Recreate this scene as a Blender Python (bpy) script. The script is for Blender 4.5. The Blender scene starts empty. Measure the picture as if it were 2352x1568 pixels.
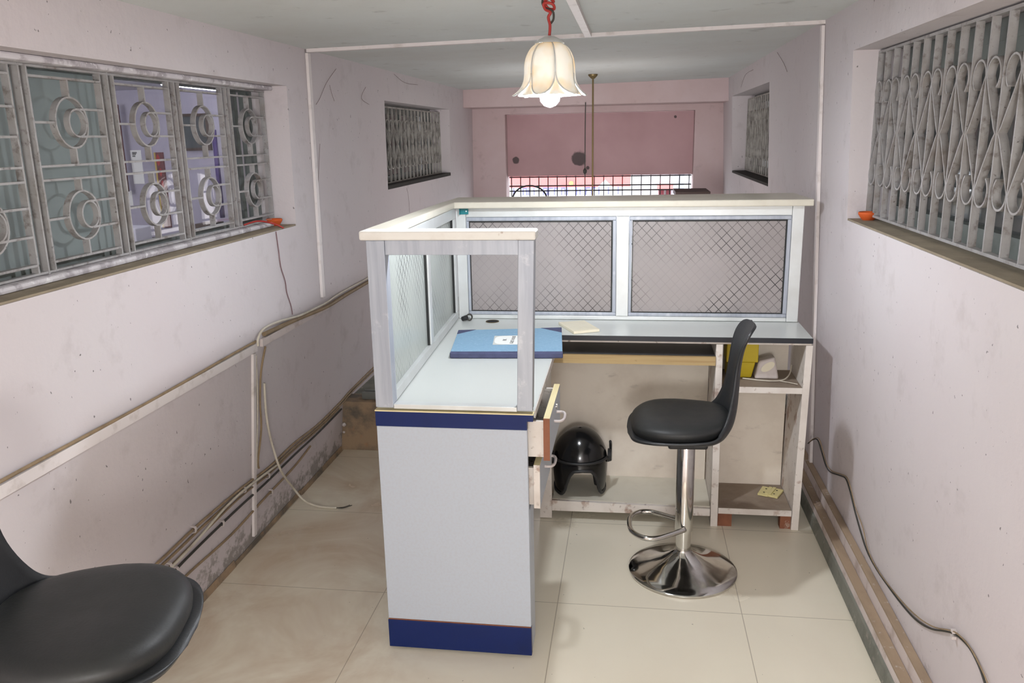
import bpy, bmesh, math, random
from mathutils import Vector, Matrix
random.seed(7)
C = bpy.context.scene.collection
PI = math.pi
# ------------------------------------------------------------------ camera
F, CX, CY, H = 1900.0, 1176.0, 784.0, 1.6
YAW, PIT, ROL = -.1463, .2427, -.0203
FW = Vector((math.sin(YAW)*math.cos(PIT), math.cos(YAW)*math.cos(PIT), -math.sin(PIT)))
_r = Vector((math.cos(YAW), -math.sin(YAW), 0)); _u = _r.cross(FW)
RT = math.cos(ROL)*_r + math.sin(ROL)*_u
UP = -math.sin(ROL)*_r + math.cos(ROL)*_u
CAM = Vector((0, 0, H))
cd = bpy.data.cameras.new('camera'); co = bpy.data.objects.new('camera', cd); C.objects.link(co)
cd.sensor_width = 36; cd.lens = 36*F/2352; cd.clip_start = .05; cd.clip_end = 200
m = Matrix((RT, UP, -FW)).transposed().to_4x4(); m.translation = CAM; co.matrix_world = m
bpy.context.scene.camera = co
def ray(px, py): return FW + RT*((px-CX)/F) - UP*((py-CY)/F)
def onx(px, py, x): d = ray(px, py); return CAM + d*(x/d.x)
def ony(px, py, y): d = ray(px, py); return CAM + d*(y/d.y)
def onz(px, py, z): d = ray(px, py); return CAM + d*((z-H)/d.z)
# wall faces tilted, the left bent out towards its foot, to fit image pixels
def xl(z): return -1.432+.0134*(z-1) if z >= .84 else -1.434-.095*(.84-z)
def xr(z): return .787-.039*(z-1)
def onl(px, py, off=0.0):
    p = onx(px, py, -1.43)
    for _ in range(6): p = onx(px, py, xl(p.z)+off)
    return p
def onr(px, py, off=0.0):
    p = onx(px, py, .79)
    for _ in range(6): p = onx(px, py, xr(p.z)-off)
    return p
def zc(x): return 2.0109+.017*x

# ------------------------------------------------------------------ materials
def lin(c):
    return tuple(((v/255)/12.92 if v/255 <= .04045 else ((v/255+.055)/1.055)**2.4) for v in c)+(1,)
class NB:
    def __init__(s, name):
        s.m = bpy.data.materials.new(name); s.m.use_nodes = True
        s.t = s.m.node_tree; s.n = s.t.nodes; s.n.clear()
        s.out = s.n.new('ShaderNodeOutputMaterial')
        s.b = s.n.new('ShaderNodeBsdfPrincipled'); s.link(s.b.outputs[0], s.out.inputs[0])
    def link(s, a, b): s.t.links.new(a, b)
    def node(s, k, **kw):
        n = s.n.new(k)
        for a, v in kw.items(): setattr(n, a, v)
        return n
    def coord(s, world):
        if world: return s.node('ShaderNodeNewGeometry').outputs['Position']
        return s.node('ShaderNodeTexCoord').outputs['Object']
    def math(s, op, a, b=None):
        n = s.node('ShaderNodeMath', operation=op)
        for i, v in enumerate((a, b)):
            if v is None: continue
            if isinstance(v, (int, float)): n.inputs[i].default_value = v
            else: s.link(v, n.inputs[i])
        return n.outputs[0]
    def noise(s, co, scale, detail=4, rough=.55, stretch=None, dist=0):
        n = s.node('ShaderNodeTexNoise'); n.inputs['Scale'].default_value = scale
        n.inputs['Detail'].default_value = detail; n.inputs['Roughness'].default_value = rough
        n.inputs['Distortion'].default_value = dist
        if stretch:
            mp = s.node('ShaderNodeMapping'); mp.inputs['Scale'].default_value = stretch
            s.link(co, mp.inputs[0]); co = mp.outputs[0]
        s.link(co, n.inputs['Vector']); return n.outputs['Fac']
    def ramp(s, v, lo, hi):
        n = s.node('ShaderNodeMapRange', clamp=True); s.link(v, n.inputs[0])
        n.inputs[1].default_value = lo; n.inputs[2].default_value = hi
        return n.outputs[0]
    def mix(s, fac, a, b):
        n = s.node('ShaderNodeMix', data_type='RGBA')
        for i, v in ((0, fac), (6, a), (7, b)):
            if isinstance(v, (int, float)): n.inputs[i].default_value = v
            elif isinstance(v, tuple): n.inputs[i].default_value = v
            else: s.link(v, n.inputs[i])
        return n.outputs[2]
    def bump(s, h, strength, dist=.01):
        n = s.node('ShaderNodeBump'); n.inputs['Strength'].default_value = strength
        n.inputs['Distance'].default_value = dist
        s.link(h, n.inputs['Height']); s.link(n.outputs[0], s.b.inputs['Normal'])
def mat(name, col, rough=.6, metal=0., layers=(), bump=None, world=False, spec=None, rv=None):
    """layers: (scale, colour, lo, hi, amount[, stretch]) - worn or dirty patches where the noise passes lo..hi"""
    s = NB(name); s.b.inputs['Roughness'].default_value = rough; s.b.inputs['Metallic'].default_value = metal
    if spec is not None: s.b.inputs['Specular IOR Level'].default_value = spec
    cur = lin(col); co = s.coord(world)
    for L in layers:
        f = s.math('MULTIPLY', s.ramp(s.noise(co, L[0], 5, .6, L[5] if len(L) > 5 else None), L[2], L[3]), L[4])
        cur = s.mix(f, cur, lin(L[1]))
    if isinstance(cur, tuple): s.b.inputs['Base Color'].default_value = cur
    else: s.link(cur, s.b.inputs['Base Color'])
    if bump: s.bump(s.noise(co, bump[0], 4), bump[1])
    if rv:
        f = s.ramp(s.noise(co, rv[0], 4), .3, .7)
        n = s.node('ShaderNodeMapRange'); s.link(f, n.inputs[0]); n.inputs[3].default_value = rv[1]; n.inputs[4].default_value = rv[2]
        s.link(n.outputs[0], s.b.inputs['Roughness'])
    return s.m
def wall_mat(name, base, warm):
    s = NB(name); s.b.inputs['Roughness'].default_value = .75; s.b.inputs['Specular IOR Level'].default_value = .25
    co = s.coord(True)
    c = s.mix(s.math('MULTIPLY', s.ramp(s.noise(co, 1.1, 3), .35, .75), .55), lin(base), lin(warm))
    c = s.mix(s.math('MULTIPLY', s.ramp(s.noise(co, 7, 5, .65), .56, .72), .22), c, lin((150, 138, 134)))
    c = s.mix(s.math('MULTIPLY', s.ramp(s.noise(co, 70, 2, .5, (1, 1, .8)), .735, .76), .75), c, lin((70, 66, 64)))
    z = s.node('ShaderNodeSeparateXYZ'); s.link(co, z.inputs[0])
    low = s.ramp(z.outputs[2], .26, .02)
    damp = s.ramp(s.math('ADD', s.noise(co, 19, 7, .75), s.math('MULTIPLY', low, .26)), .66, .76)
    c = s.mix(s.math('MULTIPLY', damp, s.math('MINIMUM', low, .75)), c, lin((132, 127, 119)))
    s.link(c, s.b.inputs['Base Color']); s.bump(s.noise(co, 28, 5), .18)
    return s.m
M = {}
M['wall'] = wall_mat('painted_plaster', (207, 200, 201), (201, 188, 190))
M['wall_far'] = mat('bounce_tinted_plaster', (204, 184, 184), .8, world=True, layers=((1.5, (182, 154, 148), .4, .75, .6), (9, (120, 100, 95), .6, .75, .3)), bump=(25, .15))  # wall plaster made pinker: reddish light from outside put into the colour
def shutter_mat():
    s = NB('stained_pink_panel'); s.b.inputs['Roughness'].default_value = .8
    co = s.coord(True); c = s.mix(s.ramp(s.noise(co, 2, 4), .35, .7), lin((192, 158, 160)), lin((178, 144, 146)))
    for (x, z, r) in ((-.48, 1.40, .075), (-1.05, 1.39, .036), (-.40, 1.315, .018), (.36, 1.74, .015)):
        n = s.node('ShaderNodeVectorMath', operation='SUBTRACT'); s.link(co, n.inputs[0]); n.inputs[1].default_value = (x, 7.6, z)
        l = s.node('ShaderNodeVectorMath', operation='LENGTH'); s.link(n.outputs[0], l.inputs[0])
        d = s.math('ADD', l.outputs['Value'], s.math('MULTIPLY', s.noise(co, 14, 3), r*.9))
        c = s.mix(s.math('MULTIPLY', s.ramp(d, r*1.35, r*1.15), .85), c, lin((62, 58, 58)))
    s.link(c, s.b.inputs['Base Color']); return s.m
M['shutter'] = shutter_mat()
M['ceiling'] = mat('limewashed_ceiling', (212, 216, 214), .85, world=True, layers=((1.3, (196, 195, 189), .4, .75, .7), (9, (120, 118, 112), .62, .74, .4), (45, (90, 88, 84), .72, .76, .6)), bump=(20, .12))
M['trim'] = mat('pinkish_white_casing', (226, 218, 216), .5, layers=((14, (176, 164, 155), .55, .7, .5),))
M['sill'] = mat('dusty_cement_sill', (150, 137, 116), .9, layers=((9, (120, 108, 92), .4, .7, .7), (60, (185, 176, 160), .68, .74, .7)), world=True, bump=(40, .2))
M['curb'] = mat('flaking_white_curb', (205, 200, 202), .8, layers=((18, (160, 152, 156), .48, .58, .8), (40, (230, 228, 228), .6, .65, .8)), world=True, bump=(35, .3))
M['soot'] = mat('sooty_sill', (48, 44, 40), .9, layers=((12, (28, 26, 24), .4, .7, .7),), world=True)
M['grille'] = mat('grey_painted_iron', (164, 161, 160), .5, .1, layers=((16, (142, 137, 132), .45, .7, .7), (34, (104, 95, 88), .55, .68, .7), (80, (74, 66, 60), .66, .72, .8), (7, (124, 108, 96), .56, .75, .6)), world=True, bump=(60, .15))
M['grille_far'] = mat('dusty_grey_iron', (176, 172, 165), .6, .1, layers=((14, (96, 90, 84), .42, .7, .8),), world=True)
M['alu'] = mat('brushed_aluminium', (174, 179, 188), .42, .2, layers=((3.5, (144, 149, 162), .4, .7, .7, (14, 14, .8)), (20, (220, 222, 224), .6, .75, .5)))
M['alu_white'] = mat('whitish_anodised_frame', (214, 217, 216), .42, .35, layers=((5, (190, 190, 186), .45, .75, .6),))
M['alu_dull'] = mat('dull_window_aluminium', (124, 130, 126), .45, .4, layers=((12, (92, 92, 87), .45, .7, .7),))
M['gasket'] = mat('black_rubber', (24, 26, 25), .6)
M['laminate'] = mat('off_white_laminate', (206, 209, 205), .3, layers=((60, (190, 192, 186), .72, .76, .5),))
M['lam_grey'] = mat('pale_grey_laminate', (179, 186, 196), .42, layers=((120, (176, 179, 187), .45, .6, .5), (30, (222, 222, 222), .74, .77, .6), (24, (120, 116, 112), .76, .79, .7)))
M['lam_blue'] = mat('navy_laminate', (10, 32, 88), .45, spec=.3, layers=((26, (205, 205, 205), .75, .78, .7), (8, (12, 28, 74), .5, .75, .6)))
M['chip'] = mat('chipped_white_board', (222, 214, 206), .65, layers=((15, (150, 112, 90), .57, .66, .75), (34, (112, 90, 72), .62, .70, .7), (5, (190, 178, 168), .45, .7, .6)))
M['ledge'] = mat('chipped_white_ledge', (226, 223, 216), .55, layers=((16, (150, 122, 100), .66, .72, .8), (7, (206, 198, 188), .5, .7, .6)))
M['board'] = mat('dirty_white_board', (230, 220, 206), .6, layers=((4, (204, 190, 174), .42, .72, .7), (16, (130, 116, 104), .64, .78, .35, (.6, 1, 1.8))))
M['dustboard'] = mat('dust_coated_board', (150, 134, 118), .8, layers=((8, (120, 102, 88), .4, .7, .7), (24, (176, 162, 148), .6, .75, .5)))
M['cream_board'] = mat('cream_laminate', (214, 208, 192), .32, layers=((7, (196, 188, 170), .5, .75, .6),))
M['wood_edge'] = mat('bare_pine_edge', (180, 154, 108), .55, layers=((3, (152, 118, 74), .45, .65, .8, (.5, 4, 16)), (22, (120, 84, 48), .68, .74, .7)))
M['cream_edge'] = mat('cream_pine_edge', (228, 214, 168), .55, layers=((5, (212, 192, 140), .45, .65, .7, (4, .6, 4)),))
M['brown_edge'] = mat('chipped_brown_wood', (138, 86, 60), .7, layers=((18, (196, 176, 160), .62, .68, .8), (9, (92, 48, 30), .45, .7, .6)))
M['black_lam'] = mat('black_laminate', (66, 66, 69), .35, layers=((5, (86, 82, 84), .56, .7, .5),))
M['black_edge'] = mat('black_edge_band', (26, 30, 38), .35, layers=((20, (206, 196, 184), .76, .78, .8),))
M['seat'] = mat('charcoal_leatherette', (33, 34, 34), .54, layers=((2.5, (42, 42, 40), .4, .7, .8),), bump=(160, .06), rv=(6, .42, .6))
M['shell'] = mat('black_moulded_plastic', (40, 41, 43), .42, bump=(220, .08))
def chrome():
    s = NB('worn_chrome'); co = s.coord(False)
    f = s.ramp(s.noise(co, 7, 5, .65), .5, .75)
    s.link(s.mix(s.math('MULTIPLY', f, .6), lin((208, 206, 202)), lin((150, 138, 126))), s.b.inputs['Base Color'])
    s.b.inputs['Metallic'].default_value = 1
    n = s.node('ShaderNodeMapRange'); s.link(f, n.inputs[0]); n.inputs[3].default_value = .09; n.inputs[4].default_value = .26
    s.link(n.outputs[0], s.b.inputs['Roughness']); return s.m
M['chrome'] = chrome()
M['helmet'] = mat('glossy_black_helmet', (20, 20, 21), .16, layers=((3, (40, 40, 38), .45, .75, .5),), rv=(4, .12, .3))
M['helmet_dull'] = mat('scuffed_black_plastic', (34, 34, 35), .5, layers=((14, (70, 70, 70), .6, .72, .5),))
M['book'] = mat('blue_speckled_cover', (132, 168, 194), .7, layers=((90, (164, 194, 214), .55, .65, .5), (40, (116, 154, 184), .5, .7, .5)))
M['book_dark'] = mat('slate_blue_cloth', (72, 76, 108), .75, layers=((30, (52, 54, 80), .45, .7, .6),))
M['paper'] = mat('white_paper', (240, 240, 236), .8)
M['paper_grey'] = mat('printed_grey_border', (206, 206, 200), .8)
M['ink'] = mat('black_ink', (70, 68, 66), .8)
M['cream'] = mat('cream_paper', (236, 228, 206), .8, layers=((4, (226, 216, 190), .4, .7, .5),))
M['yellow'] = mat('yellow_plastic', (196, 172, 14), .45)
M['white_pl'] = mat('dirty_white_plastic', (206, 196, 192), .5, layers=((14, (176, 162, 158), .5, .7, .5),))
M['cream_pl'] = mat('yellowed_cream_plastic', (212, 200, 142), .45)
M['clay'] = mat('terracotta', (204, 88, 30), .75, layers=((30, (176, 70, 24), .5, .7, .5),))
M['teal'] = mat('teal_film', (20, 120, 128), .35)
M['brass'] = mat('dark_brass', (120, 104, 70), .5, .6)
M['w_cable'] = mat('off_white_cable', (204, 196, 180), .55, layers=((20, (168, 156, 138), .5, .7, .6),))
M['b_cable'] = mat('brown_dusty_cable', (150, 128, 98), .7, layers=((16, (112, 95, 74), .45, .7, .7),))
M['k_cable'] = mat('dark_cable', (58, 56, 50), .6)
M['r_cable'] = mat('red_cable', (168, 50, 44), .5)
M['thread'] = mat('mauve_thread', (128, 100, 104), .8)
M['dust_top'] = mat('dust_brown_casing', (168, 146, 122), .85, layers=((6, (116, 98, 84), .42, .7, .8, (1, .4, 1)), (30, (196, 186, 178), .62, .7, .7)), world=True)
M['casing'] = mat('grubby_white_casing', (214, 202, 198), .6, layers=((10, (150, 128, 116), .5, .68, .6),), world=True)
M['concrete'] = mat('grey_green_cement', (128, 128, 118), .9, layers=((9, (92, 92, 84), .42, .7, .8), (30, (170, 164, 152), .62, .72, .6)), world=True, bump=(30, .3))
M['rubble'] = mat('crumbling_brown_masonry', (158, 134, 108), .95, layers=((7, (96, 90, 82), .42, .62, .9), (11, (166, 124, 92), .58, .72, .8)), world=True, bump=(14, .8))
M['steel_ch'] = mat('dull_steel_channel', (132, 136, 132), .4, .6)
M['cobweb'] = mat('grey_cobweb', (132, 114, 112), .95)
M['dark'] = mat('dark_cavity', (30, 29, 30), .9)
def floor_mat():
    s = NB('cream_vitrified_tile'); co = s.coord(True)
    x = s.node('ShaderNodeSeparateXYZ'); s.link(co, x.inputs[0])
    def grout(v, o):
        f = s.math('FRACT', s.math('ADD', s.math('DIVIDE', s.math('SUBTRACT', v, o), .632), 50.5))
        return s.math('LESS_THAN', s.math('ABSOLUTE', s.math('SUBTRACT', f, .5)), .0024)
    g = s.math('MAXIMUM', grout(x.outputs[0], -.240), grout(x.outputs[1], 2.605))
    c = s.mix(s.ramp(s.noise(co, .9, 3), .3, .7), lin((238, 231, 212)), lin((231, 222, 202)))
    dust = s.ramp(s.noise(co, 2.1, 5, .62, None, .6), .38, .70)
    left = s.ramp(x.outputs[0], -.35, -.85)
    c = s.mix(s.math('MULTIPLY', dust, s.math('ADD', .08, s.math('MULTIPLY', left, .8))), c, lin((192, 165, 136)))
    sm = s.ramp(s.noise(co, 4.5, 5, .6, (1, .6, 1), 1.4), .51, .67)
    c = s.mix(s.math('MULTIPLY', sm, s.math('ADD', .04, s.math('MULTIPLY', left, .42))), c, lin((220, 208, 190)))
    c = s.mix(s.math('MULTIPLY', s.ramp(s.noise(co, 60, 2), .74, .77), .6), c, lin((110, 100, 88)))
    c = s.mix(s.math('MULTIPLY', g, .5), c, lin((120, 106, 88)))
    s.link(c, s.b.inputs['Base Color'])
    r = s.node('ShaderNodeMapRange'); s.link(dust, r.inputs[0]); r.inputs[3].default_value = .17; r.inputs[4].default_value = .30
    s.link(r.outputs[0], s.b.inputs['Roughness']); return s.m
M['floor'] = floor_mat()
def wire_glass(name, axis, thru, tint):
    s = NB(name); co = s.coord(True); x = s.node('ShaderNodeSeparateXYZ'); s.link(co, x.inputs[0])
    h = x.outputs[axis]; z = x.outputs[2]
    def line(v):
        f = s.math('FRACT', s.math('ADD', s.math('DIVIDE', v, .0412), 200.5))
        return s.ramp(s.math('ABSOLUTE', s.math('SUBTRACT', f, .5)), .058, .040)
    w = s.math('MAXIMUM', line(s.math('ADD', h, s.math('MULTIPLY', z, .95))), line(s.math('SUBTRACT', h, s.math('MULTIPLY', z, .95))))
    fade = s.ramp(s.noise(co, 3.4, 2, .5), .40, .64)
    w = s.math('MULTIPLY', w, s.math('ADD', .10, s.math('MULTIPLY', fade, .85)))
    col = s.mix(s.ramp(s.noise(co, 2.2, 3), .35, .7), lin(tint), lin(tuple(v-14 for v in tint)))
    col = s.mix(w, col, lin((52, 52, 52)))
    s.link(col, s.b.inputs['Base Color']); s.b.inputs['Roughness'].default_value = .22
    t = s.node('ShaderNodeBsdfTransparent'); t.inputs[0].default_value = lin((236, 238, 236))
    mx = s.node('ShaderNodeMixShader')
    s.link(s.math('MULTIPLY', s.math('SUBTRACT', 1, w), thru), mx.inputs[0]); s.link(s.b.outputs[0], mx.inputs[1]); s.link(t.outputs[0], mx.inputs[2])
    tl = s.node('ShaderNodeBsdfTranslucent'); s.link(col, tl.inputs[0])
    m2 = s.node('ShaderNodeMixShader'); m2.inputs[0].default_value = .25
    s.link(mx.outputs[0], m2.inputs[1]); s.link(tl.outputs[0], m2.inputs[2]); s.link(m2.outputs[0], s.out.inputs[0])
    return s.m
M['wg_back'] = wire_glass('wired_glass_across', 0, .16, (192, 184, 182))
M['wg_side'] = wire_glass('wired_glass_along', 1, .30, (226, 232, 227))
def clear_glass(name, tint, frost):
    s = NB(name); s.b.inputs['Base Color'].default_value = lin(tint); s.b.inputs['Roughness'].default_value = .08
    g = s.node('ShaderNodeBsdfGlossy'); g.inputs['Roughness'].default_value = .02
    t = s.node('ShaderNodeBsdfTransparent'); lw_ = s.node('ShaderNodeLayerWeight'); fr = s.math('ADD', .04, s.math('MULTIPLY', s.math('POWER', lw_.outputs['Facing'], 5), .9))
    a = s.node('ShaderNodeMixShader'); s.link(fr, a.inputs[0]); s.link(t.outputs[0], a.inputs[1]); s.link(g.outputs[0], a.inputs[2])
    b = s.node('ShaderNodeMixShader'); b.inputs[0].default_value = frost; s.link(a.outputs[0], b.inputs[1]); s.link(s.b.outputs[0], b.inputs[2])
    s.link(b.outputs[0], s.out.inputs[0]); return s.m
M['glass'] = clear_glass('clear_window_glass', (200, 205, 205), .03)
def frost():
    s = NB('frosted_grey_glass'); s.b.inputs['Base Color'].default_value = lin((142, 150, 147)); s.b.inputs['Roughness'].default_value = .45; s.b.inputs['Specular IOR Level'].default_value = .25
    tl = s.node('ShaderNodeBsdfTranslucent'); tl.inputs[0].default_value = lin((222, 228, 225)); mx = s.node('ShaderNodeMixShader'); mx.inputs[0].default_value = .5
    s.link(s.b.outputs[0], mx.inputs[1]); s.link(tl.outputs[0], mx.inputs[2]); s.link(mx.outputs[0], s.out.inputs[0]); return s.m
M['glass_frost'] = frost()
M['glass_dark'] = clear_glass('dusty_dark_glass', (70, 72, 71), .8)
def emit(name, col, strength):
    s = NB(name); e = s.node('ShaderNodeEmission'); e.inputs[0].default_value = lin(col); e.inputs[1].default_value = strength
    s.link(e.outputs[0], s.out.inputs[0]); return s.m
M['bulb'] = emit('lit_bulb', (240, 246, 255), 820)
M['tube'] = emit('lit_tube', (240, 246, 255), 40)
def petal_mat():
    s = NB('stained_frosted_glass'); s.b.inputs['Roughness'].default_value = .4
    co = s.coord(False); c = s.mix(s.ramp(s.noise(co, 12, 2), .45, .8), lin((236, 232, 224)), lin((222, 192, 140)))
    s.link(c, s.b.inputs['Base Color'])
    tl = s.node('ShaderNodeBsdfTranslucent'); s.link(c, tl.inputs[0])
    mx = s.node('ShaderNodeMixShader'); mx.inputs[0].default_value = .21; s.link(s.b.outputs[0], mx.inputs[1]); s.link(tl.outputs[0], mx.inputs[2])
    s.link(mx.outputs[0], s.out.inputs[0]); return s.m
M['petal'] = petal_mat()
for n, c, r in (('lilac', (176, 171, 188), .8), ('n_ceil', (206, 204, 214), .8), ('n_floor', (120, 112, 104), .6), ('purple', (74, 52, 120), .8), ('maroon', (104, 40, 48), .7), ('red', (168, 30, 34), .6), ('slate', (58, 66, 70), .5), ('brown', (64, 44, 36), .6), ('gold', (196, 170, 92), .5), ('steel_grey', (150, 156, 166), .5), ('sign_red', (226, 104, 100), .6), ('sign_white', (230, 230, 236), .6), ('sign_blue', (104, 104, 200), .6), ('iron_black', (30, 28, 28), .6), ('pave', (150, 146, 140), .9), ('facade', (226, 226, 230), .8)):
    M[n] = mat(n, c, r, layers=((4, tuple(max(0, v-18) for v in c), .4, .75, .6),))

# ------------------------------------------------------------------ mesh helpers
class MB:
    def __init__(s): s.v = []; s.f = []; s.mi = []
    def add(s, vs, fs, mi=0):
        b = len(s.v); s.v += [Vector(v) for v in vs]; s.f += [tuple(b+i for i in f) for f in fs]; s.mi += [mi]*len(fs); return s
    def hexa(s, p, mi=0):            # 8 corners: bottom ring then top ring, each counter-clockwise from above
        return s.add(p, [(3, 2, 1, 0), (4, 5, 6, 7), (0, 1, 5, 4), (1, 2, 6, 5), (2, 3, 7, 6), (3, 0, 4, 7)], mi)
    def box(s, x0, x1, y0, y1, z0, z1, mi=0):
        return s.hexa([(x0, y0, z0), (x1, y0, z0), (x1, y1, z0), (x0, y1, z0), (x0, y0, z1), (x1, y0, z1), (x1, y1, z1), (x0, y1, z1)], mi)
    def bar(s, a, b, w, d, side):     # rectangular bar from a to b: w along 'side', d along the third axis
        a, b = Vector(a), Vector(b); t = (b-a).normalized(); sd = Vector(side); sd = (sd-t*sd.dot(t)).normalized(); n = t.cross(sd)
        q = [(-w/2, -d/2), (w/2, -d/2), (w/2, d/2), (-w/2, d/2)]
        return s.add([a+sd*i+n*j for i, j in q]+[b+sd*i+n*j for i, j in q], [(3, 2, 1, 0), (4, 5, 6, 7), (0, 1, 5, 4), (1, 2, 6, 5), (2, 3, 7, 6), (3, 0, 4, 7)])
    def tube(s, pts, r, n=8, closed=False):
        P = [Vector(p) for p in pts]; k = len(P); vs = []; fs = []
        up = None
        for i, p in enumerate(P):
            t = (P[(i+1) % k]-P[i-1]) if closed else (P[min(i+1, k-1)]-P[max(i-1, 0)])
            t = t.normalized() if t.length > 1e-9 else Vector((0, 0, 1))
            if up is None: up = Vector((0, 0, 1)) if abs(t.z) < .9 else Vector((1, 0, 0))
            a = (up-t*up.dot(t)).normalized(); up = a; b = t.cross(a)
            rr = r[i] if isinstance(r, (list, tuple)) else r
            vs += [p+(a*math.cos(2*PI*j/n)+b*math.sin(2*PI*j/n))*rr for j in range(n)]
        for i in range(k if closed else k-1):
            for j in range(n):
                i2 = (i+1) % k; fs.append((i*n+j, i*n+(j+1) % n, i2*n+(j+1) % n, i2*n+j))
        if not closed: fs += [tuple(range(n))[::-1], tuple((k-1)*n+j for j in range(n))]
        return s.add(vs, fs)
    def strip(s, pts, width, th, closed=False):    # flat iron bent edgewise: pts are (origin, in-plane) 3D points, width along the given vector
        P = [Vector(p) for p in pts]; W = Vector(width); k = len(P); vs = []; fs = []
        for i, p in enumerate(P):
            t = (P[(i+1) % k]-P[i-1]) if closed else (P[min(i+1, k-1)]-P[max(i-1, 0)])
            n = t.cross(W).normalized()*th/2
            vs += [p-n-W/2, p+n-W/2, p+n+W/2, p-n+W/2]
        for i in range(k if closed else k-1):
            i2 = (i+1) % k
            for j in range(4): fs.append((i*4+j, i*4+(j+1) % 4, i2*4+(j+1) % 4, i2*4+j))
        if not closed: fs += [(3, 2, 1, 0), tuple((k-1)*4+j for j in range(4))]
        return s.add(vs, fs)
    def lathe(s, prof, c=(0, 0, 0), n=32, cap=True):
        c = Vector(c); vs = []; fs = []; k = len(prof)
        for r, z in prof: vs += [c+Vector((r*math.cos(2*PI*j/n), r*math.sin(2*PI*j/n), z)) for j in range(n)]
        for i in range(k-1):
            for j in range(n): fs.append((i*n+j, i*n+(j+1) % n, (i+1)*n+(j+1) % n, (i+1)*n+j))
        if cap: fs += [tuple(range(n))[::-1], tuple((k-1)*n+j for j in range(n))]
        return s.add(vs, fs)
    def cyl(s, a, b, r, n=16): return s.tube([a, b], r, n)
    def prism(s, poly, z0, z1):
        k = len(poly); g = lambda z, x, y: z(x, y) if callable(z) else z
        vs = [(x, y, g(z0, x, y)) for x, y in poly]+[(x, y, g(z1, x, y)) for x, y in poly]
        return s.add(vs, [tuple(range(k))[::-1], tuple(range(k, 2*k))]+[(i, (i+1) % k, k+(i+1) % k, k+i) for i in range(k)])
    def grid(s, rows):                # rows of equal length
        w = len(rows[0]); vs = [p for r in rows for p in r]
        return s.add(vs, [(i*w+j, i*w+j+1, (i+1)*w+j+1, (i+1)*w+j) for i in range(len(rows)-1) for j in range(w-1)])
    def obj(s, name, mt, origin=(0, 0, 0), parent=None, smooth=False, bevel=0, seg=2, solid=0, sub=0, off=-1):
        me = bpy.data.meshes.new(name); o0 = Vector(origin)
        me.from_pydata([v-o0 for v in s.v], [], s.f); 
        for mm in (mt if isinstance(mt, (list, tuple)) else [mt]): me.materials.append(M[mm] if isinstance(mm, str) else mm)
        for p, i in zip(me.polygons, s.mi): p.material_index = i
        bm = bmesh.new(); bm.from_mesh(me); bmesh.ops.recalc_face_normals(bm, faces=bm.faces); bm.to_mesh(me); bm.free()
        o = bpy.data.objects.new(name, me); C.objects.link(o)
        if parent is not None: o.parent = parent
        else: o.location = o0
        if solid: md = o.modifiers.new('thickness', 'SOLIDIFY'); md.thickness = solid; md.offset = off
        if bevel: md = o.modifiers.new('bevel', 'BEVEL'); md.width = bevel; md.segments = seg; md.limit_method = 'ANGLE'; md.angle_limit = .6
        if sub: md = o.modifiers.new('subd', 'SUBSURF'); md.levels = sub; md.render_levels = sub
        if smooth:
            for p in me.polygons: p.use_smooth = True
            if smooth == 'auto':
                me.shade_smooth() if False else None
                bm = bmesh.new(); bm.from_mesh(me)
                for e in bm.edges:
                    if len(e.link_faces) == 2 and e.calc_face_angle() > .7: e.smooth = False
                bm.to_mesh(me); bm.free()
        return o
def tag(o, label, cat, group=None, kind=None):
    o['label'] = label; o['category'] = cat
    if group: o['group'] = group
    if kind: o['kind'] = kind
    return o
def thing(name, loc, label, cat, group=None):
    o = bpy.data.objects.new(name, None); o.empty_display_size = .1; C.objects.link(o); o.location = loc
    return tag(o, label, cat, group)
def solo(name, mb, mt, label, cat, group=None, kind=None, **kw):
    lo = [min(v[i] for v in mb.v) for i in range(3)]; hi = [max(v[i] for v in mb.v) for i in range(3)]
    return tag(mb.obj(name, mt, ((lo[0]+hi[0])/2, (lo[1]+hi[1])/2, lo[2]), **kw), label, cat, group, kind)
def struct(name, mb, mt, parent=None, **kw):
    o = mb.obj(name, mt, parent=parent, **kw)
    if parent is None: o['kind'] = 'structure'
    return o
def sm(pts, n=6):                     # Catmull-Rom through the points
    P = [Vector(p) for p in pts]; out = []
    for i in range(len(P)-1):
        a, b, c, d = P[max(i-1, 0)], P[i], P[i+1], P[min(i+2, len(P)-1)]
        for k in range(n):
            t = k/n; out.append(.5*((2*b)+(c-a)*t+(2*a-5*b+4*c-d)*t*t+(3*b-a-3*c+d)*t**3))
    return out+[P[-1]]
def copy_tree(o, parent=None):
    c = o.copy(); C.objects.link(c)
    if parent is not None: c.parent = parent
    for ch in list(o.children): copy_tree(ch, c)
    return c

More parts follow.
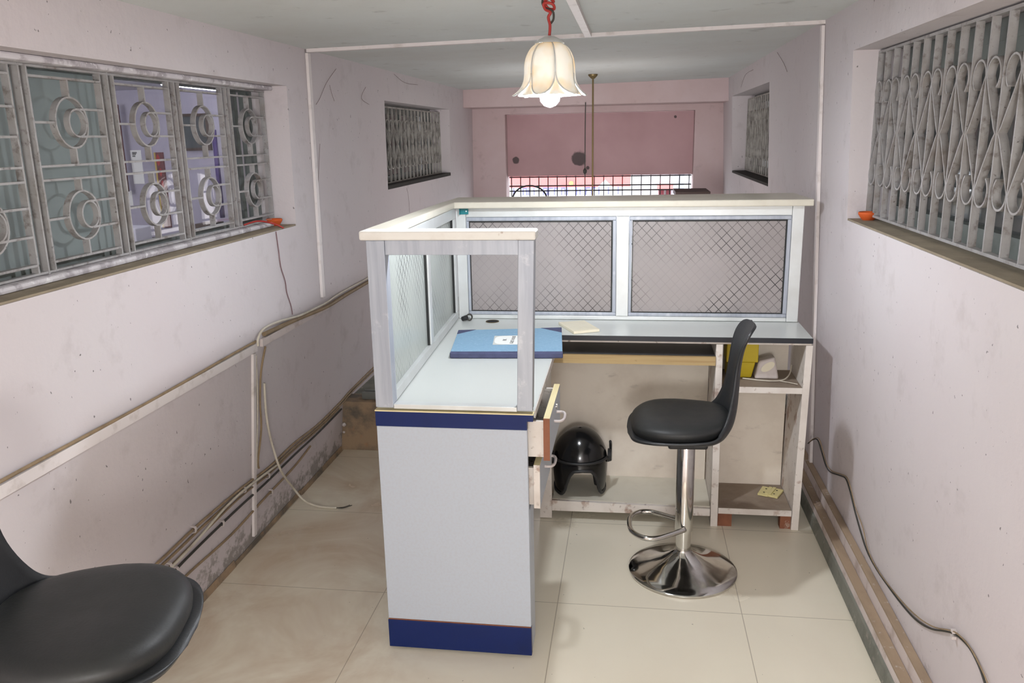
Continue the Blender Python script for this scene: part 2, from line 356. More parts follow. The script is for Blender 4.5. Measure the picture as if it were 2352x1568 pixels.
# ------------------------------------------------------------------ the room
Y0, YE, YS, ZS = -2.6, 7.5, 3.97, .255          # back, far wall, step up to the raised far floor
def side_wall(name, fx, out, T, holes, mt='wall'):
    ys = sorted({Y0, YE+.2}|{h[i] for h in holes for i in (0, 1)}); zs = sorted({-.05, .84, 2.12}|{h[i] for h in holes for i in (2, 3)})
    mb = MB(); inh = lambda y, z: any(h[0] < y < h[1] and h[2] < z < h[3] for h in holes)
    for a, b in zip(ys, ys[1:]):
        for c, d in zip(zs, zs[1:]):
            if inh((a+b)/2, (c+d)/2): continue
            mb.add([(fx(c), a, c), (fx(c), b, c), (fx(d), b, d), (fx(d), a, d)], [(0, 1, 2, 3)])
            mb.add([(out, a, c), (out, b, c), (out, b, d), (out, a, d)], [(0, 1, 2, 3)])
    for (a, b, c, d) in holes:
        mb.add([(fx(c), a, c), (fx(d), a, d), (out, a, d), (out, a, c)], [(0, 1, 2, 3)])
        mb.add([(fx(c), b, c), (fx(d), b, d), (out, b, d), (out, b, c)], [(0, 1, 2, 3)])
        for z in (c, d): mb.add([(fx(z), a, z), (fx(z), b, z), (out, b, z), (out, a, z)], [(0, 1, 2, 3)])
    for y in (ys[0], ys[-1]):
        for c, d in zip(zs, zs[1:]): mb.add([(fx(c), y, c), (fx(d), y, d), (out, y, d), (out, y, c)], [(0, 1, 2, 3)])
    for z in (zs[0], zs[-1]): mb.add([(fx(z), Y0, z), (fx(z), YE+.2, z), (out, YE+.2, z), (out, Y0, z)], [(0, 1, 2, 3)])
    return struct(name, mb, mt)
HL = (1.60, 3.404, 1.247, 1.822); HLF = (4.80, 6.55, 1.31, 1.815)
HR = (1.30, 3.177, 1.280, 1.868); HRF = (5.02, 6.85, 1.29, 1.87)
side_wall('wall_left', xl, -1.66, .2, [HL, HLF])
side_wall('wall_right', xr, 1.00, .2, [HR, HRF])
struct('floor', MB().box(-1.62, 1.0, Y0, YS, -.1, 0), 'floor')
mb = MB(); mb.add([(-1.7, Y0-.1, zc(-1.7)), (1.05, Y0-.1, zc(1.05)), (1.05, 7.7, zc(1.05)), (-1.7, 7.7, zc(-1.7))], [(0, 1, 2, 3)])
struct('ceiling', mb, 'ceiling', solid=.12, off=1)
struct('floor.001', MB().box(-1.62, 1.0, YS+.02, 9.0, -.1, ZS), 'concrete')
mb = MB().add([(xl(0)-.02, YS, -.02), (.88, YS, -.02), (.88, YS, ZS+.012), (xl(.2)-.02, YS, ZS+.012), (xl(0)-.02, YS+.14, -.02), (.88, YS+.14, -.02), (.88, YS+.14, ZS+.012), (xl(.2)-.02, YS+.14, ZS+.012)],
              [(0, 1, 2, 3), (4, 5, 6, 7), (0, 1, 5, 4), (3, 2, 6, 7), (0, 3, 7, 4), (1, 2, 6, 5)])
struct('trim_1', mb, 'rubble')
struct('wall_rear', MB().box(-1.75, 1.1, Y0-.12, Y0, -.1, 2.1), 'wall')
# far wall with the doorway, pelmet beam and the stained panel above the gate
OX0, OX1, OZ = -1.128, .522, 1.79
mb = MB().box(-1.50, OX0, YE, YE+.2, ZS, 2.06).box(OX1, .84, YE, YE+.2, ZS, 2.06).box(OX0, OX1, YE, YE+.2, OZ, 2.06)
struct('wall_far', mb, 'wall_far')
struct('beam', MB().box(-1.425, .77, 7.10, YE-.002, 1.842, 2.04), 'wall_far', bevel=.01)
struct('door_1', MB().box(OX0+.002, OX1-.002, 7.6, 7.66, 1.246, OZ-.002), 'shutter')
# ceiling and wall casings (cable covers painted over)
mb = MB(); mb.add([], [])
def zcl(x, d): return zc(x)-d
mb.hexa([(-1.412, 3.628, zcl(-1.412, .014)), (.755, 3.628, zcl(.755, .014)), (.755, 3.656, zcl(.755, .014)), (-1.412, 3.656, zcl(-1.412, .014)),
         (-1.412, 3.628, zcl(-1.412, 0)), (.755, 3.628, zcl(.755, 0)), (.755, 3.656, zcl(.755, 0)), (-1.412, 3.656, zcl(-1.412, 0))])
solo('cable_casing', mb, 'trim', 'long white cable casing running across the whole ceiling', 'cable casing', 'white cable casings')
mb = MB().hexa([(-.205, 1.9, zcl(-.19, .016)), (-.177, 1.9, zcl(-.19, .016)), (-.177, 3.627, zcl(-.19, .016)), (-.205, 3.627, zcl(-.19, .016)),
                (-.205, 1.9, zcl(-.19, 0)), (-.177, 1.9, zcl(-.19, 0)), (-.177, 3.627, zcl(-.19, 0)), (-.205, 3.627, zcl(-.19, 0))])
solo('cable_casing', mb, 'trim', 'short white cable casing on the ceiling meeting the long one beside the lamp', 'cable casing', 'white cable casings')
def wallstrip(fx, sgn, y, w, z0, z1, d, mt='trim'):
    mb = MB(); zz = [z0]+([.84] if z0 < .84 < z1 else [])+[z1]
    for a, b in zip(zz, zz[1:]):
        mb.hexa([(fx(a)+sgn*.0015, y-w/2, a), (fx(a)+sgn*d, y-w/2, a), (fx(a)+sgn*d, y+w/2, a), (fx(a)+sgn*.0015, y+w/2, a),
                 (fx(b)+sgn*.0015, y-w/2, b), (fx(b)+sgn*d, y-w/2, b), (fx(b)+sgn*d, y+w/2, b), (fx(b)+sgn*.0015, y+w/2, b)])
    return mb
solo('cable_casing', wallstrip(xl, 1, 3.642, .03, .89, 1.970, .014), 'trim', 'vertical white cable casing on the left wall from ceiling down to the cable run', 'cable casing', 'white cable casings')
solo('cable_casing', wallstrip(xr, -1, 3.642, .03, .12, 2.004, .014), 'trim', 'vertical white cable casing on the right wall behind the desk end', 'cable casing', 'white cable casings')
solo('cable_casing', wallstrip(xl, 1, 2.897, .022, .045, .812, .012), 'trim', 'vertical white cable casing low on the left wall below the cable run', 'cable casing', 'white cable casings')
# horizontal casing and cable along the left wall
def lwall_box(y0, y1, z0, z1, d): 
    return MB().hexa([(xl(z0)+.0015, y0, z0), (xl(z0)+d, y0, z0), (xl(z0)+d, y1, z0), (xl(z0)+.0015, y1, z0), (xl(z1)+.0015, y0, z1), (xl(z1)+d, y0, z1), (xl(z1)+d, y1, z1), (xl(z1)+.0015, y1, z1)])
solo('cable_casing', lwall_box(.4, 2.92, .816, .848, .013), 'trim', 'long flat white cable casing along the left wall above the front stool', 'cable casing', 'white cable casings')
solo('cable_casing', lwall_box(2.965, 3.70, .822, .852, .014), 'casing', 'shorter chipped white casing continuing the left wall run past the gap', 'cable casing', 'white cable casings')
def lw(y, z, o): return (xl(z)+o, y, z)
solo('electric_cord', MB().tube(sm([lw(y, .853+.003*math.sin(y*5), .009) for y in [.4+.25*i for i in range(11)]]+[lw(2.888, .855, .011)]), .0046), 'b_cable', 'tan cable lying along the top of the left wall casing', 'cable', 'cables on the left wall')
solo('electric_cord', MB().tube(sm([lw(2.90, .842, .024), lw(2.905, .868, .024), lw(2.97, .893, .020), lw(3.12, .890, .020), lw(3.3, .874, .030), lw(3.5, .870, .034), lw(3.62, .870, .036), lw(3.9, .866, .012), lw(4.6, .866, .012), lw(5.4, .872, .012)]), .0045), 'w_cable', 'pale cable looping up from the casing joint on the left wall', 'cable', 'cables on the left wall')
solo('electric_cord', MB().tube(sm([lw(2.99, .866, .009), lw(3.3, .859, .02), lw(3.62, .848, .032), lw(4.0, .843, .012), lw(4.8, .848, .012), lw(5.6, .852, .012)]), .009), 'b_cable', 'thick dusty brown cable along the far left wall behind the counter', 'cable', 'cables on the left wall')
# cables near the foot of the left wall
base_runs = [([(1.5, .322), (2.16, .306), (2.45, .312), (2.8, .302), (3.05, .285), (3.3, .29), (3.6, .275), (3.93, .285), (4.15, .30), (5.2, .33)], .0065, 'b_cable', 'topmost brown cable of the bundle along the foot of the left wall'),
             ([(1.5, .290), (2.2, .284), (2.5, .290), (2.8, .284), (3.05, .268), (3.3, .272), (3.6, .259), (3.93, .268), (4.15, .284), (5.2, .30)], .006, 'b_cable', 'second brown cable of the bundle along the foot of the left wall'),
             ([(1.5, .24), (2.15, .255), (2.4, .268), (2.62, .294), (2.8, .296), (3.1, .272)], .006, 'w_cable', 'cream cable crossing upward within the left wall bundle'),
             ([(1.5, .225), (2.2, .25), (2.6, .266), (2.8, .268), (3.05, .253), (3.3, .257), (3.6, .246), (3.9, .254)], .005, 'b_cable', 'thin brown cable in the middle of the left wall bundle'),
             ([(1.5, .18), (2.1, .205), (2.35, .226), (2.7, .232), (3.0, .228), (3.3, .232), (3.6, .230), (3.93, .240)], .006, 'k_cable', 'dark cable under the left wall bundle'),
             ([(1.7, .12), (2.1, .15), (2.35, .165), (2.7, .15), (3.0, .165), (3.3, .175), (3.5, .20)], .006, 'b_cable', 'lowest loose brown cable near the floor on the left wall')]
for pts, r, mt, lab in base_runs:
    r *= .74; solo('electric_cord', MB().tube(sm([lw(y, z, r+.002+(.012 if lab.startswith('cream') else 0)) for i, (y, z) in enumerate(pts)]), r), mt, lab, 'cable', 'cables on the left wall')
for i, (y, z) in enumerate(((2.42, .312), (2.26, .262), (2.30, .225), (2.80, .29), (3.02, .255), (2.62, .236), (3.05, .168))):
    mb = MB().strip([(xl(z)+.001, y, z-.012), (xl(z)+.016, y, z-.009), (xl(z)+.018, y, z), (xl(z)+.016, y, z+.009), (xl(z)+.001, y, z+.012)], (0, .010, 0), .003)
    solo('cable_clip', mb, 'white_pl', ['white clip on the topmost left wall cable', 'white clip on the cable bundle nearest the front stool', 'white clip on the dark cable nearest the front stool', 'white clip on the bundle left of the low vertical casing', 'white clip on the bundle right of the low vertical casing', 'white clip halfway along the dark lower cable', 'white clip on the lowest loose cable by the vertical casing'][i], 'cable clip', 'white cable clips')
solo('electric_cord', MB().tube(sm([lw(2.916, .80, .008), lw(2.930, .6, .007), lw(2.922, .42, .007), lw(2.92, .326, .007)]), .003), 'w_cable', 'thin pale cable beside the low vertical casing on the left wall', 'cable', 'cables on the left wall')
solo('electric_cord', MB().tube(sm([lw(3.005, .812, .006), lw(2.965, .72, .006), lw(2.955, .60, .006), lw(2.965, .48, .006), lw(2.935, .36, .006), lw(2.938, .322, .008)]), .004), 'b_cable', 'brown cable dropping from the casing joint on the left wall', 'cable', 'cables on the left wall')
a = [onl(607, 880, .016), onl(610, 935, .018), onl(615, 975, .020), onl(625, 1020, .022), onl(645, 1080, .045), onz(672, 1118, .10), onz(700, 1150, .03), onz(735, 1163, .006), onz(773, 1166, .0055)]
root = thing('electric_cord', (a[-1].x, a[-1].y, 0), 'loose white cable hanging down the left wall with bare end on the floor', 'cable', 'cables on the left wall')
MB().tube(sm(a), .005).obj('cord', 'w_cable', root.location, root, smooth=True)
e = a[-1]
MB().tube(sm([e, e+Vector((.03, .005, -.001)), e+Vector((.062, .03, .002))]), .0018, 6).tube(sm([e, e+Vector((.03, .012, 0)), e+Vector((.05, .035, 0))]), .0015, 6).obj('bare_wire', 'k_cable', root.location, root)['label'] = 'dark frayed wire end'
# channel and stones on the step
solo('metal_channel', MB().box(-1.40, -.95, 4.02, 4.075, ZS+.013, ZS+.043).box(-1.40, -.95, 4.02, 4.03, ZS+.043, ZS+.05).box(-1.40, -.95, 4.065, 4.075, ZS+.043, ZS+.05), 'steel_ch', 'dull metal channel lying on the broken step behind the counter', 'metal channel')
for i in range(2):
    q = ony((783, 780)[i], (975, 992)[i], 3.95); r = (.012, .007)[i]
    mb = MB().lathe([(r*.3, -r*.8), (r*.9, -r*.3), (r, .2*r), (r*.6, r*.8), (r*.1, r)], (xl(q.z)+.016, 3.95, q.z), 10)
    solo('plaster_lump', mb, 'white_pl', ['larger white plaster lump at the step corner of the left wall', 'smaller white plaster lump below the other at the step corner'][i], 'plaster', 'white plaster lumps', smooth=True)
# right wall: skirting, two casings, wires
mb = MB(); 
mb.hexa([(.752, Y0+.01, 0), (xr(0)-.001, Y0+.01, 0), (xr(0)-.001, YS-.002, 0), (.752, YS-.002, 0), (.758, Y0+.01, .06), (xr(.06)-.001, Y0+.01, .06), (xr(.06)-.001, YS-.002, .06), (.758, YS-.002, .06)])
struct('baseboard_right', mb, 'concrete', bevel=.006)
mb = MB()
for y0 in [Y0+.05+.66*i for i in range(10)]:
    y1 = min(y0+.655, YS-.02); jx = random.uniform(-.006, .006)
    mb.hexa([(xl(0)+.001, y0, 0), (xl(0)+.015+jx, y0, 0), (xl(0)+.013+jx, y1, 0), (xl(0)+.001, y1, 0), (xl(.03)+.001, y0, .022+jx), (xl(.03)+.004, y0, .022+jx), (xl(.03)+.004, y1, .028), (xl(.03)+.001, y1, .028)])
struct('baseboard_left', mb, 'rubble', bevel=.004)
def casing(name, x0, x1, z0, z1, lab):
    mb = MB(); mb.box(x0, x1, -2.0, YS-.03, z0, z1-.006); mb.box(x0-.002, x1, -2.0, YS-.03, z1-.006, z1, 1)
    solo(name, mb, ['casing', 'dust_top'], lab, 'cable casing', 'dusty casings along the right wall')
casing('cable_casing', .764, .794, .061, .100, 'lower dusty white cable casing along the foot of the right wall')
casing('cable_casing', .7955, .8185, .061, .152, 'upper dusty white cable casing against the right wall')
W = [(1856, 1018), (1866, 1010), (1878, 1010), (1888, 1040), (1897, 1070), (1908, 1084), (1930, 1092), (1943, 1100), (1953, 1130), (1962, 1168), (1975, 1215), (1990, 1262), (2012, 1305), (2045, 1353), (2080, 1398), (2110, 1428), (2140, 1444), (2170, 1449), (2195, 1457), (2225, 1485), (2248, 1528), (2262, 1568), (2272, 1605), (2286, 1660), (2292, 1700)]
for k in range(2):
    pts = [onr(px+(0, 5)[k]*(1+math.sin(i*.9) if i > 9 else .6), py-(0, 3)[k], (.019 if i < 3 else .004)+.0056*k) for i, (px, py) in enumerate(W)]
    solo('electric_cord', MB().tube(sm(pts, 4), (.0026, .0018)[k]), ('k_cable', 'b_cable')[k], ('dark thin wire looping down the right wall', 'tan thin wire twisted beside the dark one on the right wall')[k], 'cable', 'wires on the right wall', smooth=True)
p = onr(2193, 1456, .004)
solo('cable_clip', MB().box(xr(p.z)-.012, xr(p.z)-.001, p.y-.006, p.y+.006, p.z-.012, p.z-.004).box(xr(p.z)-.012, xr(p.z)-.001, p.y-.006, p.y+.006, p.z+.004, p.z+.012), 'white_pl', 'white clip holding the twin wires on the right wall', 'cable clip', 'white cable clips')

# ------------------------------------------------------------------ window sills and curbs
def flat(fx, sgn, hole, d0, d1, z, h):
    a, b = hole[0]+.001, hole[1]-.001
    x0, x1 = fx(z)-sgn*d0, fx(z)-sgn*d1
    return MB().box(min(x0, x1), max(x0, x1), a, b, z, z+h)
struct('trim_2', flat(xl, 1, HL, .002, .085, HL[2]+.0005, .006), 'sill')
struct('trim_3', flat(xl, 1, HL, .062, .14, HL[2]+.007, .018), 'curb', bevel=.008)
struct('trim_4', flat(xr, -1, HR, .002, .11, HR[2]+.0005, .006), 'sill')
struct('trim_5', flat(xl, 1, HLF, .001, .17, HLF[2]+.0005, .022), 'soot')
struct('trim_6', flat(xr, -1, HRF, .001, .17, HRF[2]+.0005, .015), 'soot')
struct('trim_7', flat(xl, 1, HL, .06, .14, HL[3]-.018, .0175), 'curb', bevel=.006)

# ------------------------------------------------------------------ left window grille
GX, GD, GT = -1.530, .020, .006
def ring(y, z, r, n=28): return [(GX, y+r*math.cos(2*PI*i/n), z+r*math.sin(2*PI*i/n)) for i in range(n)]
g = thing('window_grille', (GX, 2.515, 1.272), 'wide grey iron grille with double ring motifs in the left window', 'window grille')
mb = MB(); wv = (1, 0, 0)
mb.bar((GX, 1.61, 1.800), (GX, 3.40, 1.800), GD, GT, wv).bar((GX, 1.61, 1.277), (GX, 3.40, 1.277), GD, GT, wv)
mb.obj('rail', 'grille', g.location, g)
for c in (1.785, 2.150, 2.515, 2.880, 3.245):
    f = MB()
    for y in (c-.153, c+.147): f.bar((GX, y, 1.280), (GX, y, 1.797), GD, GT, wv)
    for z in (1.775, 1.548, 1.512, 1.300): f.bar((GX, c-.150, z), (GX, c+.144, z), GD, GT, wv)
    fr = f.obj('panel', 'grille', g.location, g)
    for zc_, up in ((1.660, 1.772), (1.410, 1.509)):
        k = MB().strip(ring(c, zc_, .067), (GD-.0016, 0, 0), .005, True)
        k.bar((GX, c-.150, zc_), (GX, c-.067, zc_), GD, GT, wv)
        k.bar((GX, c, zc_+.067), (GX, c, up), GD, GT, wv).bar((GX, c, zc_-.067), (GX, c, (1.551, 1.303)[up < 1.6]), GD, GT, wv)
        k.obj('outer_ring', 'grille', g.location, fr, smooth='auto')
        k = MB().strip(ring(c+.0255, zc_, .0365), (GD-.003, 0, 0), .005, True)
        for s in (-1, 1): k.bar((GX, c+.028, zc_+s*.0365), (GX, c+.144, zc_+s*.0365), GD-.0008, GT, wv)
        k.obj('inner_ring', 'grille', g.location, fr, smooth='auto')
for y in (1.968, 2.332, 2.696, 3.062):
    MB().bar((GX, y, 1.270), (GX, y, 1.806), GD*1.1, GT, wv).obj('mullion', 'grille', g.location, g)
# right window grille and the two far ones: bars with crossed scrolls
def scroll_grille(x, ys, z0, z1, mt, label, xc, B, rr, D=.021):
    g = thing('window_grille', (x, (ys[0]+ys[-1])/2, z0-.006), label, 'window grille')
    wv = (1, 0, 0)
    MB().bar((x, ys[0]-.03, z0), (x, xc[-1]+B+rr+.004, z0), D, .008, wv).bar((x, ys[0]-.03, z1), (x, xc[-1]+B+rr+.004, z1), D, .008, wv).obj('rail', mt, g.location, g)
    for y in ys+[xc[-1]+B+rr+.002]: MB().bar((x, y, z0+.004), (x, y, z1-.004), D, .006, wv).obj('bar', mt, g.location, g)
    zm = (z0+z1)/2+.004; hh = (z1-z0)*.245
    for c in xc:
        k = MB()
        for s in (-1, 1):
            u = [(B+rr*math.cos(math.radians(a)), hh+rr*math.sin(math.radians(a))) for a in range(235, -16, -14)]
            u += [(B+rr+(.004-(B+rr))*t, hh*(1-t)-.006) for t in (.3, .6, .85)]+[(.004, 0)]
            u += [(p, -q) for p, q in reversed(u[:-1])]
            k.strip([(x-.002*s, c+s*p, zm+q) for p, q in u], (D, 0, 0), .005)
        k.obj('scroll', mt, g.location, g, smooth='auto')
    return g
scroll_grille(.848, [2.131+.0955*k for k in range(-8, 11)], 1.303, 1.858, 'grille', 'grey iron scroll grille in the near right window', [2.131+.191*k for k in range(-4, 6)], .0485, .038, .0195)
scroll_grille(-1.505, [4.86+.094*k for k in range(18)], 1.335, 1.79, 'grille_far', 'dusty scroll grille in the small far left window', [4.954+.188*k for k in range(9)], .047, .038, .012)
scroll_grille(.868, [5.08+.094*k for k in range(19)], 1.315, 1.84, 'grille_far', 'dusty scroll grille in the small far right window', [5.174+.188*k for k in range(9)], .047, .038, .009)
# ------------------------------------------------------------------ window frames and panes behind the grilles
def window(n, x, hole, stiles, panes, d=.022, mt='alu_dull', rail=(.055, .055)):
    a, b, z0, z1 = hole; a += .002; b -= .002; z0 += .001; z1 -= .001
    f = MB().box(x-d, x+d, a, b, z0, z0+rail[0]).box(x-d, x+d, a, b, z1-rail[1], z1).box(x-d, x+d, a, a+.03, z0+rail[0], z1-rail[1]).box(x-d, x+d, b-.03, b, z0+rail[0], z1-rail[1])
    o = struct('window_%d' % n, f, mt)
    for (y, w, xo) in stiles: MB().box(x+xo-.009, x+xo+.009, y-w/2, y+w/2, z0+rail[0], z1-rail[1]).obj('stile', mt, parent=o)
    for (ya, yb, xo, gm) in panes: MB().box(x+xo-.003, x+xo+.003, ya, yb, z0+rail[0]+.001, z1-rail[1]-.001).obj('pane', gm, parent=o)
    return o
window(1, -1.60, HL, [(2.395, .035, .011), (1.64, .03, .011), (3.30, .030, -.011), (3.345, .022, .011), (2.46, .022, -.011)], [(1.63, 2.38, .011, 'glass_frost'), (2.47, 3.29, -.011, 'glass')], rail=(.04, .022))
window(2, .945, HR, [(2.02, .04, -.011), (2.10, .03, .011), (2.72, .03, .011)], [(1.33, 2.0, -.011, 'glass'), (2.11, 3.14, .011, 'glass_dark')])
MB().box(.925, .94, 2.04, 3.14, 1.775, 1.80).box(.925, .938, 2.04, 3.14, 1.80, 1.83).obj('blind_box', 'alu_dull', parent=bpy.data.objects['window_2'])
window(3, -1.60, HLF, [(5.7, .04, .011)], [(4.83, 6.5, 0, 'glass_dark')])
window(4, .945, HRF, [(5.9, .04, .011)], [(5.05, 6.8, 0, 'glass_dark')])
# neighbouring walls close behind the far and right windows
struct('wall_outside_right', MB().box(1.22, 1.32, .3, 7.6, .2, 4.5), 'concrete')
struct('wall_outside_left', MB().box(-2.05, -1.95, 6.1, 7.6, .2, 2.6), 'concrete')

# ------------------------------------------------------------------ room seen through the left window
NX0, NX1, NY0, NY1, NZ = -5.0, -1.78, .8, 5.95, 1.99
struct('wall_next_room_far', MB().box(NX0, NX1, NY1, NY1+.1, -.02, NZ), 'lilac')
struct('wall_next_room_left', MB().box(NX0-.1, NX0, NY0, NY1+.1, -.02, NZ), 'lilac')
struct('wall_next_room_near', MB().box(NX0, NX1, NY0-.1, NY0, -.02, NZ), 'lilac')
struct('ceiling_next_room', MB().box(NX0-.1, -1.67, NY0-.1, NY1+.1, NZ, NZ+.08), 'n_ceil')
struct('floor_next_room', MB().box(NX0-.1, -1.67, NY0-.1, NY1+.1, -.1, -.02), 'n_floor')
def on_wall(px0, py0, px1, py1, d=.012, y=NY1):
    a = ony(px0, py0, y-d); b = ony(px1, py1, y-d)
    return min(a.x, b.x), max(a.x, b.x), min(a.z, b.z), max(a.z, b.z)
def poster(px, d, mt, name, label, cat, group=None):
    x0, x1, z0, z1 = on_wall(*px, d)
    return solo(name, MB().box(x0, x1, NY1-d, NY1-.001, z0, z1), mt, label, cat, group)
x0, x1, z0, z1 = on_wall(297, 345, 331, 422)
r = thing('wall_notice', (x0, NY1-.006, z0), 'tall white printed notice on the lilac wall seen through the window', 'notice', 'notices in the next room')
MB().box(x0, x1, NY1-.006, NY1-.001, z0, z1).obj('sheet', 'paper', r.location, r)
mb = MB()
for i, (w, y) in enumerate(((.62, .90), (.5, .86), (.3, .80), (.66, .32), (.55, .29))):
    zc1 = z0+(z1-z0)*y
    for k in range(7):
        if k/7 < w: xa = x0+(x1-x0)*(.2+k*.09); mb.box(xa, xa+(x1-x0)*.06, NY1-.0075, NY1-.006, zc1, zc1+(.012, .012, .012, .005, .005)[i])
mb.obj('print', 'ink', r.location, r)
poster((265, 438, 306, 472), .006, 'paper', 'wall_notice', 'small white notice low on the lilac wall seen through the window', 'notice', 'notices in the next room')
x0, x1, z0, z1 = on_wall(355, 350, 394, 522)
r = thing('framed_banner', (x0, NY1-.02, z0), 'tall red and brown framed banner on the lilac wall through the window', 'banner')
MB().box(x0, x1, NY1-.02, NY1-.001, z0, z1).obj('backing', 'maroon', r.location, r)
w = x1-x0; h = z1-z0
MB().box(x0, x0+.16*w, NY1-.026, NY1-.0205, z0, z1).obj('frame_edge', 'gold', r.location, r)
for fx, fz, s in ((.42, .90, .18), (.55, .74, .13), (.62, .58, .12), (.75, .44, .16), (.86, .28, .14)):
    MB().lathe([(.001, 0), (s*w, 0), (s*w, .004), (.001, .004)], (0, 0, 0), 12)
    mb = MB(); c = Vector((x0+fx*w, NY1-.022, z0+fz*h)); n = 12
    mb.add([c+Vector((s*w*1.2*math.cos(2*PI*j/n), 0, s*h*.42*math.sin(2*PI*j/n))) for j in range(n)]+[c+Vector((s*w*1.2*math.cos(2*PI*j/n), .0015, s*h*.42*math.sin(2*PI*j/n))) for j in range(n)],
           [tuple(range(n)), tuple(range(n, 2*n))]+[(j, (j+1) % n, n+(j+1) % n, n+j) for j in range(n)]); mb.obj('red_motif', 'red', r.location, r)
x0, x1, z0, z1 = on_wall(404, 262, 487, 345)
r = thing('blackboard', (x0, NY1-.03, z0), 'dark framed board high on the lilac wall seen through the window', 'board')
MB().box(x0+.02, x1-.02, NY1-.02, NY1-.001, z0+.02, z1-.02).obj('panel', 'slate', r.location, r)
MB().box(x0, x1, NY1-.03, NY1-.001, z0, z0+.02).box(x0, x1, NY1-.03, NY1-.001, z1-.02, z1).box(x0, x0+.02, NY1-.03, NY1-.001, z0+.02, z1-.02).box(x1-.02, x1, NY1-.03, NY1-.001, z0+.02, z1-.02).obj('frame', 'brown', r.location, r)
def curtain(px, y, label, mt='purple', group='purple curtains'):
    a = ony(px[0], px[2], y); b = ony(px[1], px[3], y); rows = []
    n = 24
    for z in (b.z, a.z): rows.append([(a.x+(b.x-a.x)*i/n, y+.022*math.sin(i*1.9), z) for i in range(n+1)])
    solo('curtain', MB().grid(rows), mt, label, 'curtain', group, smooth=True, solid=.004)
curtain((487, 514, 298, 500), 5.80, 'dark purple curtain hanging beside the board in the next room')
curtain((534, 568, 296, 420), 5.60, 'bright purple curtain at the right edge of the next room')
curtain((268, 284, 240, 440), 5.80, 'narrow purple and maroon hanging left of the white notice', 'maroon', None)
# desk with clutter under the notices
A = ony(292, 515, 5.3); B_ = ony(520, 560, 5.3); dz = .93
r = thing('office_desk', (-3.0, 5.4, -.02), 'dark wooden desk against the lilac wall of the next room', 'desk')
MB().box(-3.75, -2.4, 5.1, 5.7, dz-.03, dz).obj('top', 'brown', r.location, r)
for x in (-3.70, -2.45):
    for y in (5.15, 5.65): MB().box(x-.025, x+.025, y-.025, y+.025, -.02, dz-.031).obj('leg', 'brown', r.location, r)
solo('printer', MB().box(-3.50, -3.33, 5.2, 5.4, dz+.001, dz+.12).box(-3.48, -3.35, 5.18, 5.2, dz+.03, dz+.06), 'n_ceil', 'white box shaped machine on the desk of the next room', 'machine', bevel=.01)
solo('paper_stack', MB().box(-3.12, -2.95, 5.2, 5.4, dz+.001, dz+.05), 'paper', 'bright stack of papers on the desk of the next room', 'papers')
solo('brown_carton', MB().box(-2.92, -2.80, 5.25, 5.42, dz+.001, dz+.14), 'brown', 'small dark carton beside the papers in the next room', 'box')
mb = MB(); q = ony(558, 470, 5.2)
mb.lathe([(.07, 0), (.085, .06), (.075, .15), (.05, .24), (.02, .30)], (q.x, 5.2, dz+.001), 20)
solo('brass_vase', mb, 'gold', 'golden rounded vase on the desk edge at right of the next room', 'vase', smooth='auto')
q = ony(468, 214, 5.2)
r = thing('ceiling_lamp', (q.x, 5.2, NZ-.06), 'lit white tube lamp on the ceiling of the next room', 'ceiling lamp')
MB().box(q.x-.05, q.x+.05, 4.7, 5.7, NZ-.03, NZ-.001).obj('fixture', 'n_ceil', r.location, r)
MB().cyl((q.x, 4.72, NZ-.045), (q.x, 5.68, NZ-.045), .014).obj('tube', 'tube', r.location, r)

# ------------------------------------------------------------------ outside the far gate
struct('pavement', MB().box(-6, 6, 9.0, 16, -.1, ZS), 'pave')
gx0, gx1 = OX0+.003, OX1-.003
g = thing('gate', ((gx0+gx1)/2, 7.68, ZS), 'black iron gate of thin bars in the far doorway', 'gate')
mb = MB()
for z in (ZS+.03, .62, 1.11, 1.155, 1.235): mb.bar((gx0, 7.68, z), (gx1, 7.68, z), .012, .012, (0, 1, 0))
mb.obj('rail', 'iron_black', g.location, g)
for i in range(20):
    x = gx0+.02+(gx1-gx0-.04)*i/19
    MB().bar((x, 7.68, ZS+.001), (x, 7.68, 1.243), .009, .009, (0, 1, 0)).obj('bar', 'iron_black', g.location, g)
mb = MB(); q = ony(1217, 450, 7.68)
mb.tube([(q.x+.16*math.cos(a*PI/16), 7.665, 1.03+.13*math.sin(a*PI/16)) for a in range(17)], .008)
mb.obj('arch', 'iron_black', g.location, g)
# signboard across the lane
SY = 10.6
a = ony(1160, 395, SY); b = ony(1448, 500, SY)
r = thing('signboard', (a.x, SY, b.z), 'red and white shop signboard across the lane beyond the gate', 'signboard')
zr = ony(1300, 430, SY).z
MB().box(a.x-.2, b.x, SY, SY+.06, zr, a.z+.25).obj('red_band', 'sign_red', r.location, r)
MB().box(a.x-.2, b.x, SY, SY+.06, b.z-.2, zr-.001).obj('white_panel', 'sign_white', r.location, r)
mb = MB(); x = a.x+.03; zb = ony(1300, 444, SY).z
while x < b.x-.1:
    k = random.randint(0, 3); hgt = .075
    mb.box(x, x+.016, SY-.008, SY-.001, zb-.02, zb+hgt)
    if k % 2: mb.box(x+.017, x+.06, SY-.008, SY-.001, zb+hgt-.018, zb+hgt)
    if k > 1: mb.box(x+.045, x+.06, SY-.008, SY-.001, zb-.02, zb+hgt-.02)
    x += random.choice((.07, .09, .12))
mb.obj('lettering', 'sign_blue', r.location, r)
for x_ in (a.x-.1, b.x-.1): MB().box(x_-.03, x_+.03, SY+.061, SY+.12, ZS, a.z+.2).obj('post', 'iron_black', r.location, r)
c = ony(1390, 424, SY)
